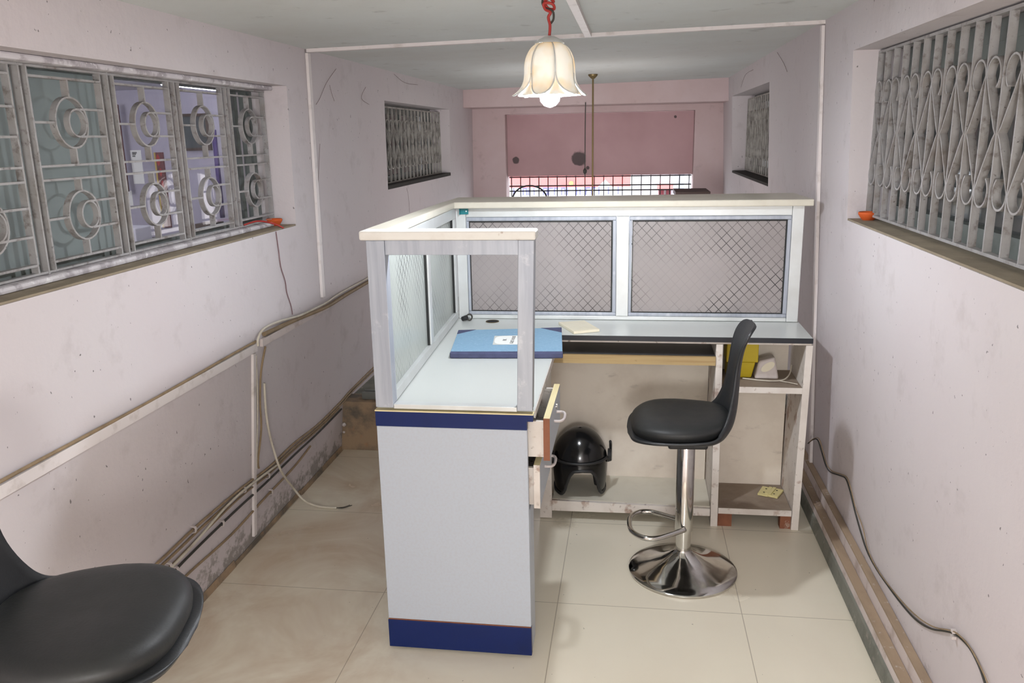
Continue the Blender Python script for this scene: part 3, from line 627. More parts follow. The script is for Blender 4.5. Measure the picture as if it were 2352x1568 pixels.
MB().add([(c.x-.09, SY-.01, zr), (c.x+.09, SY-.01, zr), (c.x, SY-.01, zr+.09), (c.x-.09, SY-.001, zr), (c.x+.09, SY-.001, zr), (c.x, SY-.001, zr+.09)], [(0, 1, 2), (5, 4, 3), (0, 1, 4, 3), (1, 2, 5, 4), (2, 0, 3, 5)]).obj('white_peak', 'sign_white', r.location, r)
c = ony(1312, 421, SY)
MB().tube([(c.x, SY-.012, c.z), (c.x, SY-.001, c.z)], .028, 20).obj('emblem', 'gold', r.location, r)
# bright house front beside the sign
a = ony(1452, 395, 11.4); b = ony(1610, 395, 11.4)
r = thing('house_front', (a.x, 11.4, ZS), 'pale house front with red awning at the right beyond the gate', 'building')
MB().box(a.x, b.x+.6, 11.4, 11.7, ZS+.001, 3.6).obj('facade', 'facade', r.location, r)
c = ony(1510, 424, 11.3); d = ony(1545, 430, 11.3)
MB().box(c.x, d.x, 11.2, 11.399, c.z-.06, c.z).obj('awning', 'sign_red', r.location, r)
MB().box(c.x+.02, c.x+.09, 11.34, 11.399, ZS+.001, c.z-.061).obj('door_panel', 'maroon', r.location, r)
MB().box(d.x-.08, d.x-.02, 11.34, 11.399, ZS+.001, c.z-.061).obj('door_panel', 'maroon', r.location, r)
c = ony(1566, 420, 11.2)
MB().box(c.x-.03, c.x+.03, 11.2, 11.399, ZS+.001, 3.4).obj('pillar', 'steel_grey', r.location, r)
# dark table behind the counter
a = ony(1552, 441, 6.0); b = ony(1632, 441, 6.0)
r = thing('side_table', ((a.x+b.x)/2, 6.2, ZS), 'dark brown table top just showing behind the right end of the counter', 'table')
MB().box(a.x, b.x, 6.0, 6.4, a.z-.03, a.z).obj('top', 'brown', r.location, r)
for x in (a.x+.03, b.x-.03):
    for y in (6.03, 6.37): MB().box(x-.02, x+.02, y-.02, y+.02, ZS, a.z-.031).obj('leg', 'brown', r.location, r)
# hanging rod and string in the far room
q = onz(1362, 172, 2.0)
r = thing('hanging_rod', (-.282, 6.0, 1.2), 'thin dark rod hanging from the far ceiling behind the lamp', 'rod')
MB().cyl((-.282, 6.0, .95), (-.282, 6.0, zc(-.282)-.025), .006, 8).obj('rod', 'brass', r.location, r)
MB().lathe([(.012, -.03), (.03, -.012), (.034, -.001)], (-.282, 6.0, zc(-.282)), 14).obj('ceiling_cup', 'brass', r.location, r)
solo('hanging_string', MB().tube(sm([(-.392, 7.06, 1.86), (-.394, 7.05, 1.6), (-.395, 7.05, 1.31), (-.396, 7.05, 1.1)]), .004, 6).lathe([(.001, -.03), (.014, -.015), (.016, .005), (.001, .03)], (-.395, 7.05, 1.31), 10), 'k_cable', 'dark knotted string hanging in front of the pink panel', 'string')

# ------------------------------------------------------------------ reception counter, side run (towards the camera)
def sx(y): return -.038*(y-2.276)
c0, zw, yF, yW, yP = -.753, .817, 2.276, 3.255, 3.543
cab = thing('counter_cabinet', (-.52, yF, 0), 'grey and navy end of the reception counter facing the camera', 'counter')
L0 = cab.location
def P(mb, name, mt, **kw): return mb.obj(name, mt, L0, cab, **kw)
pan = P(MB().hexa([(c0, yF, .112), (-.293, yF, .112), (-.293, yF+.018, .112), (c0, yF+.018, .112), (c0, yF, .762), (-.296, yF, .762), (-.296, yF+.018, .762), (c0, yF+.018, .762)]), 'end_panel', 'lam_grey', bevel=.0015)
P(MB().hexa([(c0-.001, yF-.003, .012), (-.292, yF-.003, .012), (-.292, yF+.018, .012), (c0-.001, yF+.018, .012), (c0-.001, yF-.003, .1085), (-.293, yF-.003, .1085), (-.293, yF+.018, .1085), (c0-.001, yF+.018, .1085)]), 'kick_band', 'lam_blue', bevel=.0015)['label'] = 'navy band along the foot'
P(MB().box(c0+.001, -.294, yF-.0005, yF+.018, .1087, .1118), 'edge_strip', 'brown_edge')['label'] = 'bare brown joint line'
mb = MB().box(c0-.001, -.296, yF-.003, yF+.018, .7635, .8095).box(-.2959, -.278, yF-.003, yF+.018, .790, .8095)
P(mb, 'top_band', 'lam_blue')['label'] = 'navy band under the worktop'
P(MB().prism([(c0-.002, yF-.004), (-.276, yF-.004), (-.276, yF+.02), (c0-.002, yF+.02)], .810, .8135), 'edge_strip', 'cream_edge')['label'] = 'pale worktop edge strip'
P(MB().prism([(c0+sx(yF), yF+.021), (-.276, yF+.021), (-.283, yW-.002), (c0+sx(yW), yW-.002)], .795, zw), 'worktop', 'laminate')
P(MB().prism([(-.2755, yF+.021), (-.2735, yF+.021), (-.2805, yW-.002), (-.2825, yW-.002)], .793, zw), 'edge_strip', 'chip')
P(MB().prism([(c0, yF+.019), (c0+.018, yF+.019), (c0+.018+sx(3.54), 3.54), (c0+sx(3.54), 3.54)], .012, .794), 'outer_panel', 'lam_grey')
P(MB().box(-.312, -.294, yF+.019, yF+.115, .012, .50), 'front_stile', 'lam_grey', bevel=.001)
P(MB().box(-.73, -.30, 2.70, 2.718, .49, .794), 'divider', 'board')
P(MB().box(-.73, -.30, yF+.019, 2.699, .486, .498), 'drawer_floor', 'board')
for x, y in ((-.36, yF+.03), (-.70, yF+.04)): P(MB().cyl((x, y, 0), (x, y, .0115), .012), 'foot', 'white_pl')
def drawer(z0, z1, out, yn, yf, mb_name='drawer', skew=0):
    x1 = -.296+out
    d = P(MB().box(-.62, x1-.0005, yn, yn+.012, z0+.008, z1-.012).box(-.62, x1-.0005, yf-.012, yf, z0+.008, z1-.012).box(-.62, x1-.0005, yn+.0125, yf-.0125, z0+.008, z0+.016), mb_name, 'chip')
    w = .019
    f = MB().box(x1, x1+w, yn-.006, yf+.004, z0, z1-.002).obj('front', 'lam_grey', L0, d)
    MB().box(x1, x1+w, yn-.006, yf+.004, z1-.0018, z1).obj('top_edge', 'cream_edge', L0, d)['label'] = 'cream top edge'
    MB().box(x1, x1+w, yn-.0085, yn-.0065, z0, z1).obj('end_edge', 'brown_edge' if out > .04 else 'chip', L0, d)
    ym = (yn+yf)/2; zm = (z0+z1)/2+.012
    h = [(x1+w-.001, ym-.045, zm), (x1+w+.018, ym-.045, zm), (x1+w+.028, ym-.03, zm), (x1+w+.030, ym, zm-.002), (x1+w+.028, ym+.03, zm), (x1+w+.018, ym+.045, zm), (x1+w-.001, ym+.045, zm)]
    MB().tube(sm(h, 4), .0045, 8).obj('handle', 'white_pl', L0, d, smooth=True)['label'] = 'white curved handle'
    if out > .04: MB().tube([(x1+w, ym+.03, z1-.03), (x1+w+.004, ym+.03, z1-.03)], .010, 16).obj('lock', 'chrome', L0, d)['label'] = 'round metal lock'
drawer(.658, .790, .045, 2.312, 2.655)
drawer(.502, .642, .014, 2.312, 2.655)

# glass partition on the side run
px_ = lambda y, o: -.720+o+sx(y)*1.15
prt = thing('glass_partition', (-.73, 2.3, zw), 'tall aluminium and wired glass screen along the left side of the counter', 'glass partition')
L1 = prt.location; S1 = .822
def Q(mb, name, mt, **kw): return mb.obj(name, mt, L1, prt, **kw)
zt0, zt1 = 1.322, 1.306                    # underside of the ledge, front and back
def zt(y): return zt0+(zt1-zt0)*(y-2.276)/1.25
for x0, x1, lean in ((c0+.002, -.697, 0), (-.3245, -.2795, .012)):
    q = Q(MB().hexa([(x0, yF-.002, S1), (x1, yF-.002, S1), (x1, yF+.042, S1), (x0, yF+.042, S1), (x0+lean, yF-.002, zt0-.001), (x1+lean, yF-.002, zt0-.001), (x1+lean, yF+.042, zt0-.001), (x0+lean, yF+.042, zt0-.001)]), 'post', 'alu', bevel=.002)
Q(MB().box(-.6965, -.3125, yF, yF+.040, 1.279, zt0-.001), 'top_rail', 'alu', bevel=.0015)
Q(MB().box(-.6965, -.325, yF, yF+.034, S1-.004, S1+.010), 'sill_rail', 'alu_white', bevel=.0015)
def along(mb, y0, y1, z0a, z0b, z1a, z1b, oa, ob):
    return mb.hexa([(px_(y0, oa), y0, z0a), (px_(y0, ob), y0, z0a), (px_(y1, ob), y1, z0b), (px_(y1, oa), y1, z0b), (px_(y0, oa), y0, z1a), (px_(y0, ob), y0, z1a), (px_(y1, ob), y1, z1b), (px_(y1, oa), y1, z1b)])
yA, yM, yB = yF+.0425, 2.93, yP-.012
Q(along(MB(), yA, yB, S1, S1, S1+.032, S1+.032, -.018, .018), 'bottom_rail', 'alu_white', bevel=.002)
Q(along(MB(), yA, yB, zt(yA)-.045, zt(yB)-.045, zt(yA)-.001, zt(yB)-.001, -.018, .018), 'top_rail', 'alu_white', bevel=.002)
for a, b in ((yA, yA+.018), (yM-.022, yM+.022), (yB-.045, yB)):
    Q(along(MB(), a, b, S1+.0325, S1+.0325, zt(a)-.0455, zt(b)-.0455, -.018, .018), 'stile', 'alu_white', bevel=.002)
for a, b in ((yA+.019, yM-.023), (yM+.023, yB-.046)):
    Q(along(MB(), a, b, S1+.033, S1+.033, zt(a)-.046, zt(b)-.046, -.004, .003), 'wired_pane', 'wg_side')
    k = MB()
    along(k, b-.006, b, S1+.033, S1+.033, zt(b)-.046, zt(b)-.046, .0035, .012); along(k, a, a+.005, S1+.033, S1+.033, zt(a)-.046, zt(a)-.046, .0035, .012)
    Q(k, 'gasket', 'gasket')
le = MB()
le.hexa([(-.767, 2.262, zt0), (-.262, 2.262, zt0), (-.262, 2.330, zt0), (-.767, 2.330, zt0), (-.767, 2.262, zt0+.0265), (-.262, 2.262, zt0+.0265), (-.262, 2.330, zt0+.0265), (-.767, 2.330, zt0+.0265)])
Q(le, 'front_ledge', 'ledge', bevel=.005)['label'] = 'chipped white ledge over the open frame'
le = MB().hexa([(-.767, 2.3305, zt0), (-.700, 2.3305, zt0), (-.752, 3.4985, zt1), (-.812, 3.4985, zt1), (-.767, 2.3305, zt0+.0265), (-.700, 2.3305, zt0+.0265), (-.752, 3.4985, zt1+.0265), (-.812, 3.4985, zt1+.0265)])
Q(le, 'side_ledge', 'cream_board', bevel=.004)

# ------------------------------------------------------------------ back desk with knee hole and cubby
dsk = thing('reception_desk', (.18, yW, 0), 'worn white desk with knee hole and open cubby behind the bar stool', 'desk')
L2 = dsk.location
def D(mb, name, mt, **kw): return mb.obj(name, mt, L2, dsk, **kw)
D(MB().prism([(c0+.02+sx(yW), yW+.0005), (.702, yW+.0005), (.702, yP+.06), (c0+.01+sx(3.6), yP+.06)], .797, zw-.0005), 'worktop', 'laminate')
D(MB().box(-.2795, .704, yW-.0045, yW, .7955, zw-.0015), 'edge_band', 'black_edge')['label'] = 'black front edge band'
D(MB().box(-.30, .70, yW+.004, yW+.02, .787, .7965), 'batten', 'chip')
D(MB().box(-.374, -.322, yW+.006, yW+.022, .004, .786), 'leg_post', 'chip', bevel=.001)
D(MB().box(-.374, -.356, yW+.0225, yP, .004, .786), 'left_panel', 'board')
D(MB().hexa([(.343, yW+.004, .0), (.372, yW+.004, .0), (.372, yP, .0), (.343, yP, .0), (.338, yW+.004, .786), (.364, yW+.004, .786), (.364, yP, .786), (.338, yP, .786)]), 'middle_panel', 'chip', bevel=.001)
D(MB().hexa([(.668, yW+.002, .0), (.697, yW+.002, .0), (.697, yP, .0), (.668, yP, .0), (.680, yW+.002, .786), (.706, yW+.002, .786), (.706, yP, .786), (.680, yP, .786)]), 'right_panel', 'chip', bevel=.001)
D(MB().box(.373, .667, yW+.006, yP-.02, .060, .084), 'cubby_floor', ['dustboard'])
D(MB().box(.373, .667, yW+.003, yW+.0055, .060, .085), 'edge_strip', 'chip')
D(MB().box(.3735, .677, yW+.006, yP-.02, .588, .611), 'shelf', 'dustboard')
D(MB().box(.3735, .677, yW+.003, yW+.0055, .588, .612), 'edge_strip', 'chip')
D(MB().box(.373, .665, yP-.019, yP-.001, .0, .786), 'cubby_back', 'board')
D(MB().box(-.355, .337, yP-.019, yP-.001, .0, .786), 'knee_hole_back', 'board')
D(MB().hexa([(-.321, yW+.022, .074), (.341, yW+.022, .070), (.341, yP-.02, .085), (-.321, yP-.02, .085), (-.321, yW+.022, .088), (.341, yW+.022, .082), (.341, yP-.02, .098), (-.321, yP-.02, .098)]), 'foot_board', 'cream_board')
D(MB().hexa([(-.3215, yW+.004, .040), (.340, yW+.004, .046), (.340, yW+.021, .046), (-.3215, yW+.021, .040), (-.3215, yW+.004, .087), (.340, yW+.004, .078), (.340, yW+.021, .078), (-.3215, yW+.021, .087)]), 'kick_rail', 'chip')
D(MB().box(-.3215, .337, yW+.012, yP-.06, .722, .733), 'tray', 'black_lam')['label'] = 'black keyboard tray'
D(MB().box(-.3215, .337, yW-.002, yW+.0115, .699, .7345), 'tray_edge', 'wood_edge')['label'] = 'bare pine front edge of the tray'
D(MB().box(.373, .43, yW+.012, yW+.06, .0, .0595), 'block', 'brown_edge'); D(MB().box(.625, .667, yW+.012, yW+.05, .0, .0595), 'block', 'brown_edge')
n = 28; q = onz(1131, 738, zw)
D(MB().tube([(q.x, q.y, zw-.0004), (q.x, q.y, zw+.0006)], .028, n), 'cable_hole', 'dark')['label'] = 'round dark cable hole'
D(MB().strip([(q.x+.028*math.cos(2*PI*i/n), q.y+.028*math.sin(2*PI*i/n), zw+.0007) for i in range(n)], (0, 0, .002), .003, True), 'cable_hole_rim', 'brass')

# glass partition on the desk
bp = thing('glass_partition', (0, yP, zw), 'aluminium and wired glass screen with two wide panes behind the desk', 'glass partition')
L3 = bp.location
def R(mb, name, mt, **kw): return mb.obj(name, mt, L3, bp, **kw)
y0, y1 = yP-.004, yP+.040; zt_ = 1.305; xa, xb = -.742, .696
R(MB().box(xa+.03, xb-.047, y0, y1, zt_-.040, zt_-.001), 'top_rail', 'alu_white', bevel=.002)
R(MB().box(xa+.03, xb-.047, y0, y1, zw+.001, zw+.018), 'bottom_rail', 'alu_white', bevel=.002)
for a, b in ((xa-.015, xa+.0295), (-.064, -.012), (xb-.0465, xb)):
    R(MB().box(a, b, y0-.004, y1, zw+(.0185 if a > xa+.5 and a < .5 else .001), zt_-(.0405 if -.1 < a < .1 else .001)), 'post', 'alu_white', bevel=.002)
for a, b in ((xa+.03, -.0645), (-.0115, xb-.047)):
    fr = R(MB().box(a, b, y0-.002, y0+.012, zt_-.057, zt_-.0405).box(a, b, y0-.002, y0+.012, zw+.0185, zw+.034).box(a, a+.012, y0-.002, y0+.012, zw+.034, zt_-.057).box(b-.016, b, y0-.002, y0+.012, zw+.034, zt_-.057), 'sash', 'alu', bevel=.003)
    pa, pb, pz0, pz1 = a+.013, b-.017, zw+.035, zt_-.058
    MB().box(pa, pb, y0+.006, y0+.012, pz0, pz1).obj('wired_pane', 'wg_back', L3, fr)
    w = .005
    MB().box(pa, pb, y0+.002, y0+.0055, pz1-w, pz1).box(pa, pb, y0+.002, y0+.0055, pz0, pz0+w*.6).box(pa, pa+w*.6, y0+.002, y0+.0055, pz0+w, pz1-w).box(pb-w, pb, y0+.002, y0+.0055, pz0+w, pz1-w).obj('gasket', 'gasket', L3, fr)
R(MB().prism([(-.8125, 3.4995), (-.752, 3.4995), (.724, 3.4995), (.716, 3.88), (-.80, 3.80)], zt_, zt_+.027), 'ledge', 'cream_board', bevel=.004)
q = ony(1067, 485, y0-.006)
k = MB().box(q.x-.017, q.x+.017, y0-.010, y0-.008, q.z-.013, q.z+.013).box(q.x-.019, q.x-.017, y0-.010, y0-.030, q.z-.013, q.z+.013)
br = R(k, 'corner_bracket', 'teal'); br['label'] = 'teal film covered corner bracket'
MB().tube([(q.x+.008, y0-.0115, q.z), (q.x+.008, y0-.0101, q.z)], .003, 10).obj('screw_hole', 'paper', L3, br)

# ------------------------------------------------------------------ bar stools
def make_stool(dz=0.):
    s = thing('bar_stool', (0, 0, 0), 'black bar stool with chrome base standing in front of the desk', 'bar stool', 'black bar stools')
    O = (0, 0, 0)
    MB().lathe([(.001, .0005), (.196, .0005), (.200, .004), (.200, .010), (.194, .014), (.165, .022), (.12, .036), (.08, .053), (.05, .072), (.034, .086), (.031, .092)], n=64).obj('base', 'chrome', O, s, smooth='auto')
    MB().lathe([(.0275, .088), (.0275, .168)], n=32).obj('lower_tube', 'chrome', O, s, smooth='auto')
    MB().lathe([(.0285, .1685), (.0325, .170), (.0325, .500+dz), (.030, .504+dz)], n=32).obj('column', 'chrome', O, s, smooth='auto')
    pts = [(.0, -.036, .186), (-.05, -.072, .186), (-.11, -.108, .186), (-.155, -.105, .186), (-.192, -.062, .186), (-.200, 0, .186), (-.192, .062, .186), (-.155, .105, .186), (-.11, .108, .186), (-.05, .072, .186), (.0, .036, .186)]
    MB().tube(sm(pts, 5), .0095, 12).obj('foot_rest', 'chrome', O, s, smooth=True)
    MB().box(-.07, .07, -.055, .055, .5045+dz, .530+dz).obj('seat_bracket', 'helmet_dull', O, s, bevel=.008)
    prof = [(-.210, .556, .030, .0), (-.205, .560, .090, .002), (-.193, .563, .138, .006), (-.168, .563, .174, .012), (-.125, .559, .198, .020), (-.07, .551, .210, .032), (0, .542, .213, .045), (.065, .540, .206, .052), (.110, .552, .188, .055), (.137, .576, .166, .054), (.155, .61, .140, .048), (.165, .66, .112, .038), (.170, .73, .084, .027), (.173, .80, .073, .022), (.180, .86, .080, .020), (.190, .905, .093, .016), (.203, .935, .088, .012), (.213, .951, .064, .006), (.217, .957, .026, .0)]
    q = [[*p] for p in prof]; rows = []
    pp = sm([(a[0], a[1], 0) for a in q], 4); ww = sm([(a[2], a[3], 0) for a in q], 4)
    for i in range(len(pp)):
        t = (pp[min(i+1, len(pp)-1)]-pp[max(i-1, 0)]).normalized(); nn = Vector((-t.y, t.x, 0))
        row = []
        for j in range(17):
            v = -1+2*j/16; c = ww[i].y*abs(v)**2.6
            row.append((pp[i].x+nn.x*c, ww[i].x*v, pp[i].y+nn.y*c+dz))
        rows.append(row)
    MB().grid(rows).obj('shell', 'shell', O, s, smooth=True, solid=.009, off=0)
    cu = MB(); n = 48; cx, a, b = -.027, .174, .195; vs = []; fs = []
    lv = [(.02, .004, 1), (.35, .002, 1), (.68, .0, 1), (.84, .003, 1), (.93, .007, 1), (.98, .014, 1), (1.0, .022, 1), (.99, .036, 1), (.95, .050, 1)]
    def base(u): return .578-.022*max(0, (u-.02)/.15)**2*(-1) - .014*max(0, (-u-.08)/.12)**2
    for r, dp, _ in lv:
        for j in range(n):
            t = 2*PI*j/n; e = 2/2.6
            ux = math.copysign(abs(math.cos(t))**e, math.cos(t))*a*r; vy = math.copysign(abs(math.sin(t))**e, math.sin(t))*b*r
            vy *= 1-.10*max(0, ux/a)
            vs.append((cx+ux, vy, base(cx+ux)+.050-dp+dz))
    for i in range(len(lv)-1):
        for j in range(n): fs.append((i*n+j, i*n+(j+1) % n, (i+1)*n+(j+1) % n, (i+1)*n+j))
    fs += [tuple(range(n))[::-1], tuple((len(lv)-1)*n+j for j in range(n))]
    cu.add(vs, fs).obj('cushion', 'seat', O, s, smooth='auto')
    return s
st1 = make_stool()
st2 = make_stool(.135)
st1.location = (.207, 2.878, 0); st1.rotation_euler = (0, 0, math.radians(3))
q = onz(190, 1412, .75); st2.location = (q.x-.018, q.y-.005, 0); st2.rotation_euler = (0, 0, math.radians(180+12))
st2['label'] = 'black bar stool cut off at the lower left, close to the left wall'

# ------------------------------------------------------------------ helmet under the desk
hc = Vector((-.208, 3.372, 0)); zb = .104; zq = zb+.128
h = thing('motorcycle_helmet', (hc.x, hc.y, zb), 'glossy black open face helmet on the foot board under the desk', 'helmet')
ra, rb, rc = .118, .126, .150
def low(phi):                       # phi 0 = front, +-180 = back; height of the lower edge
    p = abs(phi)
    k = [(0, -.002), (18, -.006), (28, -.030), (36, -.072), (43, -.108), (54, -.128), (84, -.128), (100, -.112), (140, -.10), (180, -.098)]
    for (a, u), (b, v) in zip(k, k[1:]):
        if a <= p <= b: return u+(v-u)*(p-a)/(b-a)
n = 96; rows = []
for j in range(n+1):
    phi = -180+360*j/n; lo_ = low(phi); row = []
    a = math.radians(phi-90+9)
    for i in range(21):
        t = i/20
        if t < .65: th = t/.65*PI/2; r = math.sin(th); z = math.cos(th)*rc
        else: z = lo_*(t-.65)/.35; r = 1-.10*(z/.128)**2
        row.append((hc.x+ra*r*math.cos(a), hc.y+rb*r*math.sin(a), zq+z))
    rows.append(row)
MB().grid(rows).obj('shell', 'helmet', h.location, h, smooth=True, solid=.012, off=-1)
rim = [Vector(r[-1]) for r in rows[:-1]]; ctr = Vector((hc.x, hc.y, 0))
MB().tube([p+((ctr-p)*Vector((1, 1, 0))).normalized()*.004 if False else p for p in rim], .007, 8, True).obj('rubber_rim', 'helmet_dull', h.location, h, smooth=True)
band = [Vector((hc.x+(ra+.004)*math.cos(math.radians(p-81)), hc.y+(rb+.004)*math.sin(math.radians(p-81)), zq+.030)) for p in range(-66, 67, 4)]
MB().tube(band, .006, 8).obj('brow_band', 'helmet_dull', h.location, h, smooth=True)
for s in (-1, 1):
    a = math.radians(s*78-81); c = Vector((hc.x+(ra+.012)*math.cos(a), hc.y+(rb+.012)*math.sin(a), zq+.028)); d = Vector((math.cos(a), math.sin(a), 0))
    MB().tube([c-d*.010, c+d*.006], [.030, .024], 20).obj('visor_pivot', 'helmet_dull', h.location, h, smooth='auto')
    c = Vector((hc.x+(ra-.035)*math.cos(a), hc.y+(rb-.035)*math.sin(a), zq-.07))
    MB().lathe([(.002, -.045), (.022, -.038), (.028, 0), (.022, .038), (.002, .045)], c, 16).obj('cheek_pad', 'dark', h.location, h, smooth=True)
a = math.radians(70-81)
vb = [Vector((hc.x+(ra+.013)*math.cos(math.radians(p-81)), hc.y+(rb+.013)*math.sin(math.radians(p-81)), zq+z)) for p, z in ((74, .095), (82, .075), (86, .04), (84, .0))]
MB().tube(sm(vb, 4), [.006]*13, 8).obj('visor_edge', 'helmet_dull', h.location, h, smooth=True)

# ------------------------------------------------------------------ things on the counter
def quad_prism(cs, z0, z1): return MB().prism([(c.x, c.y) for c in cs], z0, z1)
bz = zw+.001; bt = bz+.022
K = [onz(1034, 809, bt), onz(1292, 809, bt), onz(1290, 752, bt), onz(1053, 758, bt)]     # near-left, near-right, far-right, far-left
bk = thing('ledger_book', ((K[0].x+K[2].x)/2, (K[0].y+K[2].y)/2, bz), 'big blue ledger book with white label lying on the side worktop', 'book')
LB = bk.location
def lerp(a, b, t): return a+(b-a)*t
def bil(u, v): return lerp(lerp(K[0], K[1], u), lerp(K[3], K[2], u), v)
def bprism(uv, z0, z1): return MB().prism([(bil(u, v).x, bil(u, v).y) for u, v in uv], z0, z1)
bprism([(.006, .03), (.994, .03), (.994, .99), (.006, .99)], bz+.003, bt-.0032).obj('pages', 'cream', LB, bk)
bprism([(0, .045), (1, .045), (1, 1), (0, 1)], bt-.003, bt).obj('cover', 'book', LB, bk, bevel=.001)
bprism([(0, .045), (1, .045), (1, 1), (0, 1)], bz, bz+.0028).obj('cover', 'book_dark', LB, bk)
bprism([(-.004, -.01), (1.004, -.01), (1.004, .045), (-.004, .045)], bz, bt+.0003).obj('spine', 'book_dark', LB, bk, bevel=.004)['label'] = 'dark slate cloth spine'
for uv in ([(0, 1), (0, .80), (.17, 1)], [(1, 1), (.80, 1), (1, .78)]): bprism(uv, bt, bt+.0008).obj('corner_patch', 'book_dark', LB, bk)
lab = bprism([(.365, .30), (.73, .30), (.73, .68), (.365, .68)], bt+.0003, bt+.0009).obj('paper_label', 'paper_grey', LB, bk); lab['label'] = 'white paper label with rounded printed panel'
pts = []
for i in range(48):
    t = 2*PI*i/48; e = .5
    pts.append((.5475+.172*math.copysign(abs(math.cos(t))**e, math.cos(t)), .49+.178*math.copysign(abs(math.sin(t))**e, math.sin(t))))
bprism(pts, bt+.0009, bt+.0013).obj('label_panel', 'paper', LB, lab)
def text(body, u, v, size, parent):
    cu = bpy.data.curves.new('label_text', 'FONT'); cu.body = body; cu.size = size; cu.align_x = 'CENTER'; cu.align_y = 'CENTER'; cu.extrude = .0002; cu.space_line = 1.0
    cu.materials.append(M['ink']); t0 = bpy.data.objects.new('text_tmp', cu); C.objects.link(t0); bpy.context.view_layer.update()
    me = bpy.data.meshes.new_from_object(t0.evaluated_get(bpy.context.evaluated_depsgraph_get())); bpy.data.objects.remove(t0)
    o = bpy.data.objects.new('lettering', me); C.objects.link(o); o.parent = parent
    p = bil(u, v); o.location = (p.x-LB.x, p.y-LB.y, bt+.0016-LB.z); o.rotation_euler = (0, 0, PI/2+.04)
text('GUEST HOUSE', .545, .49, .0185, lab); text('RK', .470, .49, .021, lab)
K2 = [onz(1283, 739, zw+.012), onz(1318, 761, zw+.012), onz(1377, 755, zw+.012), onz(1342, 735, zw+.012)]
nb = thing('notebook', ((K2[0].x+K2[2].x)/2, (K2[0].y+K2[2].y)/2, zw+.0005), 'small cream notepad lying near the glass screen on the desk', 'notepad')
quad_prism(K2, zw+.0005, zw+.0115).obj('pages', 'cream', nb.location, nb, bevel=.0008)
g4 = lambda u, v: lerp(lerp(K2[0], K2[1], u), lerp(K2[3], K2[2], u), v)
mb = MB()
for i in range(9):
    for a, b in ((.1, .52), (.56, .9)):
        p, q = g4(.1+.09*i, a), g4(.1+.09*i, b); d = (p-q).normalized().cross(Vector((0, 0, 1)))*.0007
        mb.add([(p-d).to_tuple()[:2]+(zw+.0118,), (p+d).to_tuple()[:2]+(zw+.0118,), (q+d).to_tuple()[:2]+(zw+.0118,), (q-d).to_tuple()[:2]+(zw+.0118,)], [(0, 1, 2, 3)])
mb.obj('ruled_lines', 'paper_grey', nb.location, nb)
q = onz(1074, 737, zw)
pl = thing('cable_plug', (q.x, q.y, zw), 'small black plug with coiled lead in the counter corner', 'plug')
MB().tube([(q.x-.020, q.y-.012, zw+.012), (q.x-.004, q.y+.006, zw+.014)], [.010, .012], 14).obj('plug_body', 'helmet_dull', pl.location, pl, smooth='auto')
mb = MB()
for k in range(3): mb.tube([(q.x+.008+.012*math.cos(t*PI/8), q.y+.004*k-.002, zw+.017+.013*math.sin(t*PI/8)) for t in range(16)], .0028, 6, True)
mb.obj('lead', 'k_cable', pl.location, pl, smooth=True)

# cubby contents
zs = .6115
yb = thing('plastic_box', (.455, 3.43, zs), 'yellow plastic box on the cubby shelf behind the stool back', 'box')
MB().box(.395, .522, 3.39, 3.50, zs+.066, zs+.150).obj('upper_body', 'yellow', yb.location, yb, bevel=.003)
MB().hexa([(.40, 3.395, zs), (.498, 3.395, zs), (.498, 3.49, zs), (.40, 3.49, zs), (.40, 3.392, zs+.0655), (.512, 3.392, zs+.0655), (.512, 3.495, zs+.0655), (.40, 3.495, zs+.0655)]).obj('lower_body', 'yellow', yb.location, yb, bevel=.004)
nl = thing('power_adapter', (.556, 3.40, zs), 'white tapered plastic adapter with oval inset on the cubby shelf', 'adapter')
MB().hexa([(.508, 3.375, zs), (.606, 3.375, zs), (.606, 3.455, zs), (.508, 3.455, zs), (.524, 3.385, zs+.072), (.588, 3.385, zs+.092), (.588, 3.445, zs+.092), (.524, 3.445, zs+.072)]).obj('body', 'white_pl', nl.location, nl, bevel=.009, seg=4)
n = 24
mb = MB().add([(.560+.026*math.cos(2*PI*i/n)+.006*math.sin(2*PI*i/n), 3.3805-.002+.0045*math.sin(2*PI*i/n), zs+.052+.019*math.sin(2*PI*i/n)+.008*math.cos(2*PI*i/n)) for i in range(n)]+[(.560+.026*math.cos(2*PI*i/n)+.006*math.sin(2*PI*i/n), 3.3825+.0045*math.sin(2*PI*i/n), zs+.052+.019*math.sin(2*PI*i/n)+.008*math.cos(2*PI*i/n)) for i in range(n)], [tuple(range(n)), tuple(range(n, 2*n))]+[(i, (i+1) % n, n+(i+1) % n, n+i) for i in range(n)])
mb.obj('oval_inset', 'cream', nl.location, nl)['label'] = 'cream oval inset'
solo('electric_cord', MB().tube(sm([(.46, 3.37, zs+.004), (.53, 3.345, zs+.004), (.585, 3.34, zs+.004), (.625, 3.36, zs+.006), (.652, 3.40, zs+.02), (.664, 3.44, zs+.045)]), .0028).tube(sm([(.60, 3.345, zs+.004), (.64, 3.32, zs+.004), (.665, 3.30, zs+.004)]), .002), 'w_cable', 'white wire curling around the adapter on the cubby shelf', 'cable')
